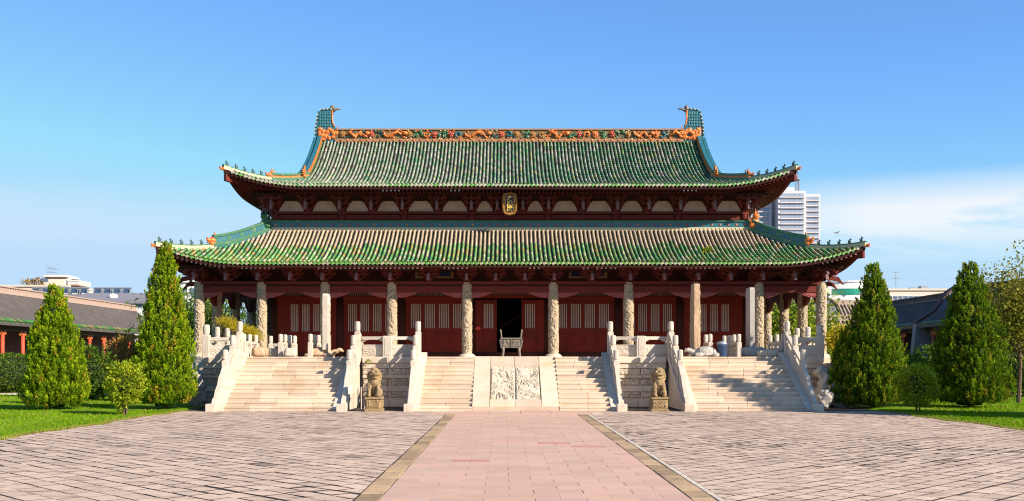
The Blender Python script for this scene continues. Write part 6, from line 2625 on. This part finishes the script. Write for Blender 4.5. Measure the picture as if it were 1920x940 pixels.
rt2 = thing('rooftop_house', 'low banded rooftop house right of the rounded one', 'building', ((x2 + x3) / 2, 192, za))
c = MB()
c.box(x2, 190.6, za + .36, x3, 196, z3)
part('wall', c, M_CREAMWALL, rt2)
for k in range(3):
    c = MB()
    c.box(x2 - .05, 190.5, za + .6 + k * .45, x3 + .05, 190.595, za + .8 + k * .45)
    part('band', c, M_WHITEWALL, rt2)

def antenna(label, x, y, z0, h, arms, w=.06):
    t = thing('roof_antenna', label, 'antenna', (x, y, z0))
    c = MB()
    c.tube([(x, y, z0), (x, y, z0 + h)], w, 5)
    part('mast', c, M_STEEL, t)
    for u, L in arms:
        c = MB()
        c.tube([(x - L, y, z0 + h * u), (x + L, y, z0 + h * u)], w * .8, 5)
        part('crossbar', c, M_STEEL, t)
    return t

for k, px in enumerate((90, 96, 103)):
    ax_, az_ = at(px, 500 + 2 * k, 193)
    antenna(('leftmost', 'middle', 'rightmost')[k] + ' of the three thin masts on the cream rooftop house at the left', ax_, 193, z1 + .4, az_ - z1, [(.35, .5), (.7, .6)], .045)

# left: grey roofed white building with solar collectors
Y0 = 150
x0, z0 = at(128, 577, Y0); x1, _ = at(283, 577, Y0); _, ze = at(200, 566, Y0); _, zr = at(200, 549, Y0 + 6)
t = thing('white_building', 'white building with grey hipped roof behind the left gallery', 'building', ((x0 + x1) / 2, Y0, 0))
c = MB()
c.box(x0, Y0, 0, x1, Y0 + 14, ze)
part('wall', c, M_WHITEWALL, t)
c = MB()
c.add([(x0 - .3, Y0 - .5, ze), (x1 + .3, Y0 - .5, ze), (x1 + .3, Y0 + 7, zr), (x0 - .3, Y0 + 7, zr), (x1 + .3, Y0 + 14.5, ze), (x0 - .3, Y0 + 14.5, ze)], [(0, 1, 2, 3), (3, 2, 4, 5)])
c.box(x0 - .3, Y0 - .55, ze - .3, x1 + .3, Y0 - .48, ze + .02)
rf = part('roof', c, M_SLATE, t)
xd, zd = at(212, 556, Y0 + 3)
c = MB()
c.ell((xd, Y0 + 3, ze + (zr - ze) * .5), (.75, .5, .55), 10, 6)
part('dormer', c, M_WHITEWALL, rf, True)
for px in (215, 228, 262, 276, 300):
    xw, zw = at(px, 572, Y0)
    c = MB()
    c.box(xw - .42, Y0 - .06, zw - .45, xw + .42, Y0 + .05, zw + .40)
    w = part('window', c, M_WHITEWALL, t)
    c = MB()
    c.box(xw - .36, Y0 - .09, zw - .38, xw - .03, Y0 - .065, zw + .33)
    c.box(xw + .03, Y0 - .09, zw - .38, xw + .36, Y0 - .065, zw + .33)
    part('pane', c, M_GLASS, w)
for k in range(10):
    px = 66 + 18 * k + (8 if k > 5 else 0)
    if px > 245: break
    xs0, zs0 = at(px, 549, Y0 + 9)
    sp_ = thing('solar_panel', 'tilted blue solar collector behind the left gallery, ' + ('leftmost', 'second from the left', 'third from the left', 'fourth from the left', 'fifth from the left', 'fifth from the right', 'fourth from the right', 'third from the right', 'second from the right', 'rightmost')[k] + ' of the row', 'solar panel', (xs0, Y0 + 9, zs0), 'solar collectors on the roof')
    c = MB()
    c.add([(xs0 - .62, Y0 + 9, zs0 - .1), (xs0 + .62, Y0 + 9, zs0 - .1), (xs0 + .62, Y0 + 9.5, zs0 + .68), (xs0 - .62, Y0 + 9.5, zs0 + .68)], [(0, 1, 2, 3)])
    c.box(xs0 - .62, Y0 + 9.02, zs0 - .6, xs0 - .52, Y0 + 9.6, zs0 + .6, 1)
    c.box(xs0 + .52, Y0 + 9.02, zs0 - .6, xs0 + .62, Y0 + 9.6, zs0 + .6, 1)
    c.tube([(xs0 - .7, Y0 + 9.55, zs0 + .76), (xs0 + .7, Y0 + 9.55, zs0 + .76)], .13, 7, 1)
    part('collector', c, [M_SOLAR, M_STEEL], sp_)
# the roof deck that carries the collectors
c = MB()
xa2, _ = at(40, 549, Y0 + 9); xb2, _ = at(262, 549, Y0 + 9)
c.box(xa2, Y0 + 9.0, 0, xb2, Y0 + 16, at(0, 551.5, Y0 + 9)[1])
dk = thing('flat_roof_building', 'flat grey roof edge under the blue solar collectors', 'building', (xa2, Y0 + 9, 0))
part('wall', c, M_SLATE, dk)

x0, _ = at(318, 545, 130); x1, z1 = at(372, 530, 130)
city_block('white building with blue windows between the tallest cypress and the hall', x0, x1, z1, 130, 12, M_WHITEWALL, 5, 3, (.7, .45))

# right: round green-glazed building, long block, tower
xc, z1 = at(1600, 530, 200)
t = thing('round_building', 'round white building with a green glass band behind the dark cypress', 'building', (xc, 205, 0))
c = MB()
c.lathe([(6.0, 0), (6.0, z1)], 28, (xc, 205, 0))
part('wall', c, M_WHITEWALL, t, True)
za_, zb2 = at(0, 553, 199)[1], at(0, 541, 199)[1]
c = MB()
ang = [math.radians(200 + 150 * k / 20) for k in range(21)]
for a, b in zip(ang[:-1], ang[1:]):
    P = [(xc + 6.06 * math.cos(q), 205 + 6.06 * math.sin(q)) for q in (a, b)]
    c.add([(P[0][0], P[0][1], za_), (P[1][0], P[1][1], za_), (P[1][0], P[1][1], zb2), (P[0][0], P[0][1], zb2)], [(0, 1, 2, 3)])
part('glass_band', c, M_GREENGLASS, t)
c = MB()
c.lathe([(6.15, z1), (6.15, z1 + .3)], 28, (xc, 205, 0))
part('parapet', c, M_WHITEWALL, t)
x0, z1 = at(1546, 533, 196)
x1, _ = at(1562, 533, 196)
city_block('narrow white stair block left of the round green-banded building', x0, x1, z1, 197, 6, M_WHITEWALL, 4, 1, (.4, .3))
x0, z1 = at(1500, 570, 180); x1, _ = at(1660, 570, 180)
city_block('low pale block below the round building at the right', x0, x1, at(0, 567, 180)[1], 180, 10, M_CREAMWALL, 2, 10, (.6, .5))
x0, z1 = at(1655, 545, 185); x1, _ = at(1790, 545, 185)
city_block('long pale block with a row of windows behind the right galleries', x0, x1, z1, 185, 12, M_CREAMWALL, 4, 14, (.8, .5))
ax_, az_ = at(1684, 512, 186)
antenna('tall television aerial with two crossbars over the right gallery', ax_, 187, z1 + .35, az_ - z1, [(.62, .75), (.97, .85)], .07)
for k, px in enumerate((1712, 1722, 1742)):
    xx, zz = at(px, 541, 186)
    c = MB()
    c.cbox(xx - .7, 188, z1 + .36, xx + .7, 189.4, zz + .3 * k, .1)
    v = thing('roof_unit', ('left', 'middle', 'right')[k] + ' rooftop plant unit on the long pale block', 'roof unit', (xx, 188, z1))
    part('unit_box', c, M_STEEL, v)

YT = 560
S = YT / 1900
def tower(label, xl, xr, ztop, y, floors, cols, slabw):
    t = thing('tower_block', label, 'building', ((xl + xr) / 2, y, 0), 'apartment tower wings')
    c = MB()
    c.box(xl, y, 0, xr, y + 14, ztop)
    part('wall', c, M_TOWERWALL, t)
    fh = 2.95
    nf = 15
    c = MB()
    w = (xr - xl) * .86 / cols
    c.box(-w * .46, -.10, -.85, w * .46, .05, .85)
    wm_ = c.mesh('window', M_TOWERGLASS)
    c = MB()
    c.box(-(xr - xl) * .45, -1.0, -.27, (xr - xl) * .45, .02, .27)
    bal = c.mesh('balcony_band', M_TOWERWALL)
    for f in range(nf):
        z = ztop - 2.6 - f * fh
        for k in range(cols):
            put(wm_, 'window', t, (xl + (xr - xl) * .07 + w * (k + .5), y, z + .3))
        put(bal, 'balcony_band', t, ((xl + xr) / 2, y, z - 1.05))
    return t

xA, zA = at(1398, 372, YT); xB, _ = at(1452, 372, YT)
tower('left wing of the white apartment tower, partly hidden by the upper roof', xA, xB, at(0, 352, YT)[1], YT + 6, 10, 5, 1)
xA, _ = at(1459, 362, YT); xB, _ = at(1511, 362, YT)
tower('middle wing of the white apartment tower with the mast on its roof', xA, xB, at(0, 358, YT)[1], YT, 10, 5, 1)
xA, zc_ = at(1512, 364, YT); xB, _ = at(1540, 364, YT)
tower('right wing of the white apartment tower', xA, xB, at(0, 363, YT)[1], YT + 2, 10, 2, 1)
x0, z0 = at(1463, 358, YT); x1, z1 = at(1492, 350, YT)
c = MB()
c.box(x0, YT + 3, at(0, 358, YT)[1], x1, YT + 10, z1)
rh = thing('rooftop_house', 'lift house on top of the white apartment tower', 'building', (x0, YT + 3, z0))
part('wall', c, M_WHITEWALL, rh)
xm, zt_ = at(1499.5, 320, YT)
mt = thing('radio_mast', 'lattice radio mast on the white apartment tower', 'mast', (xm, YT + 4, z0))
c = MB()
zb0 = at(0, 358, YT)[1]
for a in (-1, 1):
    c.tube([(xm + a * .9, YT + 4, zb0), (xm + a * .7, YT + 4, zb0 + 6.5), (xm, YT + 4, zt_ - 1.5)], [.45, .38, .30], 5)
for k in range(6):
    z = zb0 + k * 1.1
    c.tube([(xm - .85, YT + 4, z), (xm + .85, YT + 4, z + 1.1)], .09, 4)
    c.tube([(xm + .85, YT + 4, z), (xm - .85, YT + 4, z + 1.1)], .09, 4)
c.tube([(xm, YT + 4, zt_ - 1.5), (xm, YT + 4, zt_ + 3)], .28, 4)
part('mast_lattice', c, M_STEEL, mt)
c = MB()
c.lathe([(1.2, 0), (1.5, .5), (1.5, 1.0)], 10, (xm, YT + 4, zb0 + 6.4))
part('mast_platform', c, M_STEEL, mt)

# a bird over the roofs at the right, and a bush on the cream block's roof at the left
bx, bz = at(1569, 437, 120)
c = MB()
c.ell((0, 0, 0), (.22, .09, .08), 8, 6)
c.ell((-.24, 0, .04), (.08, .06, .06), 7, 5)
c.prism([(.18, .03), (.40, .06), (.40, -.06), (.18, -.03)], -.01, .01, 'z')
for s_ in (-1, 1):
    c.add([(-.10, s_ * .05, .03), (.10, s_ * .05, .03), (.16, s_ * .34, .14), (-.02, s_ * .36, .15), (.18, s_ * .58, .06)], [(0, 1, 2, 3), (3, 2, 4)])
bd = tag(put(c.mesh('small_bird', M_STEEL, True), 'small_bird', None, (bx, 120, bz), .5), 'small grey bird flying low over the roofs at the right', 'bird')
gx, gz = at(45, 531, 186)
V, F, C = bush_mesh(2.6, 1.2, .8, 500, 91, PO, (.25, .5), holes=.5, shell=.2)
tag(put(np_mesh('roof_bush', V, F, M_LEAF, C), 'roof_bush', None, (gx, 190.8, za + .75)), 'straggly brown-green bush on the roof of the cream block at the far left', 'bush')
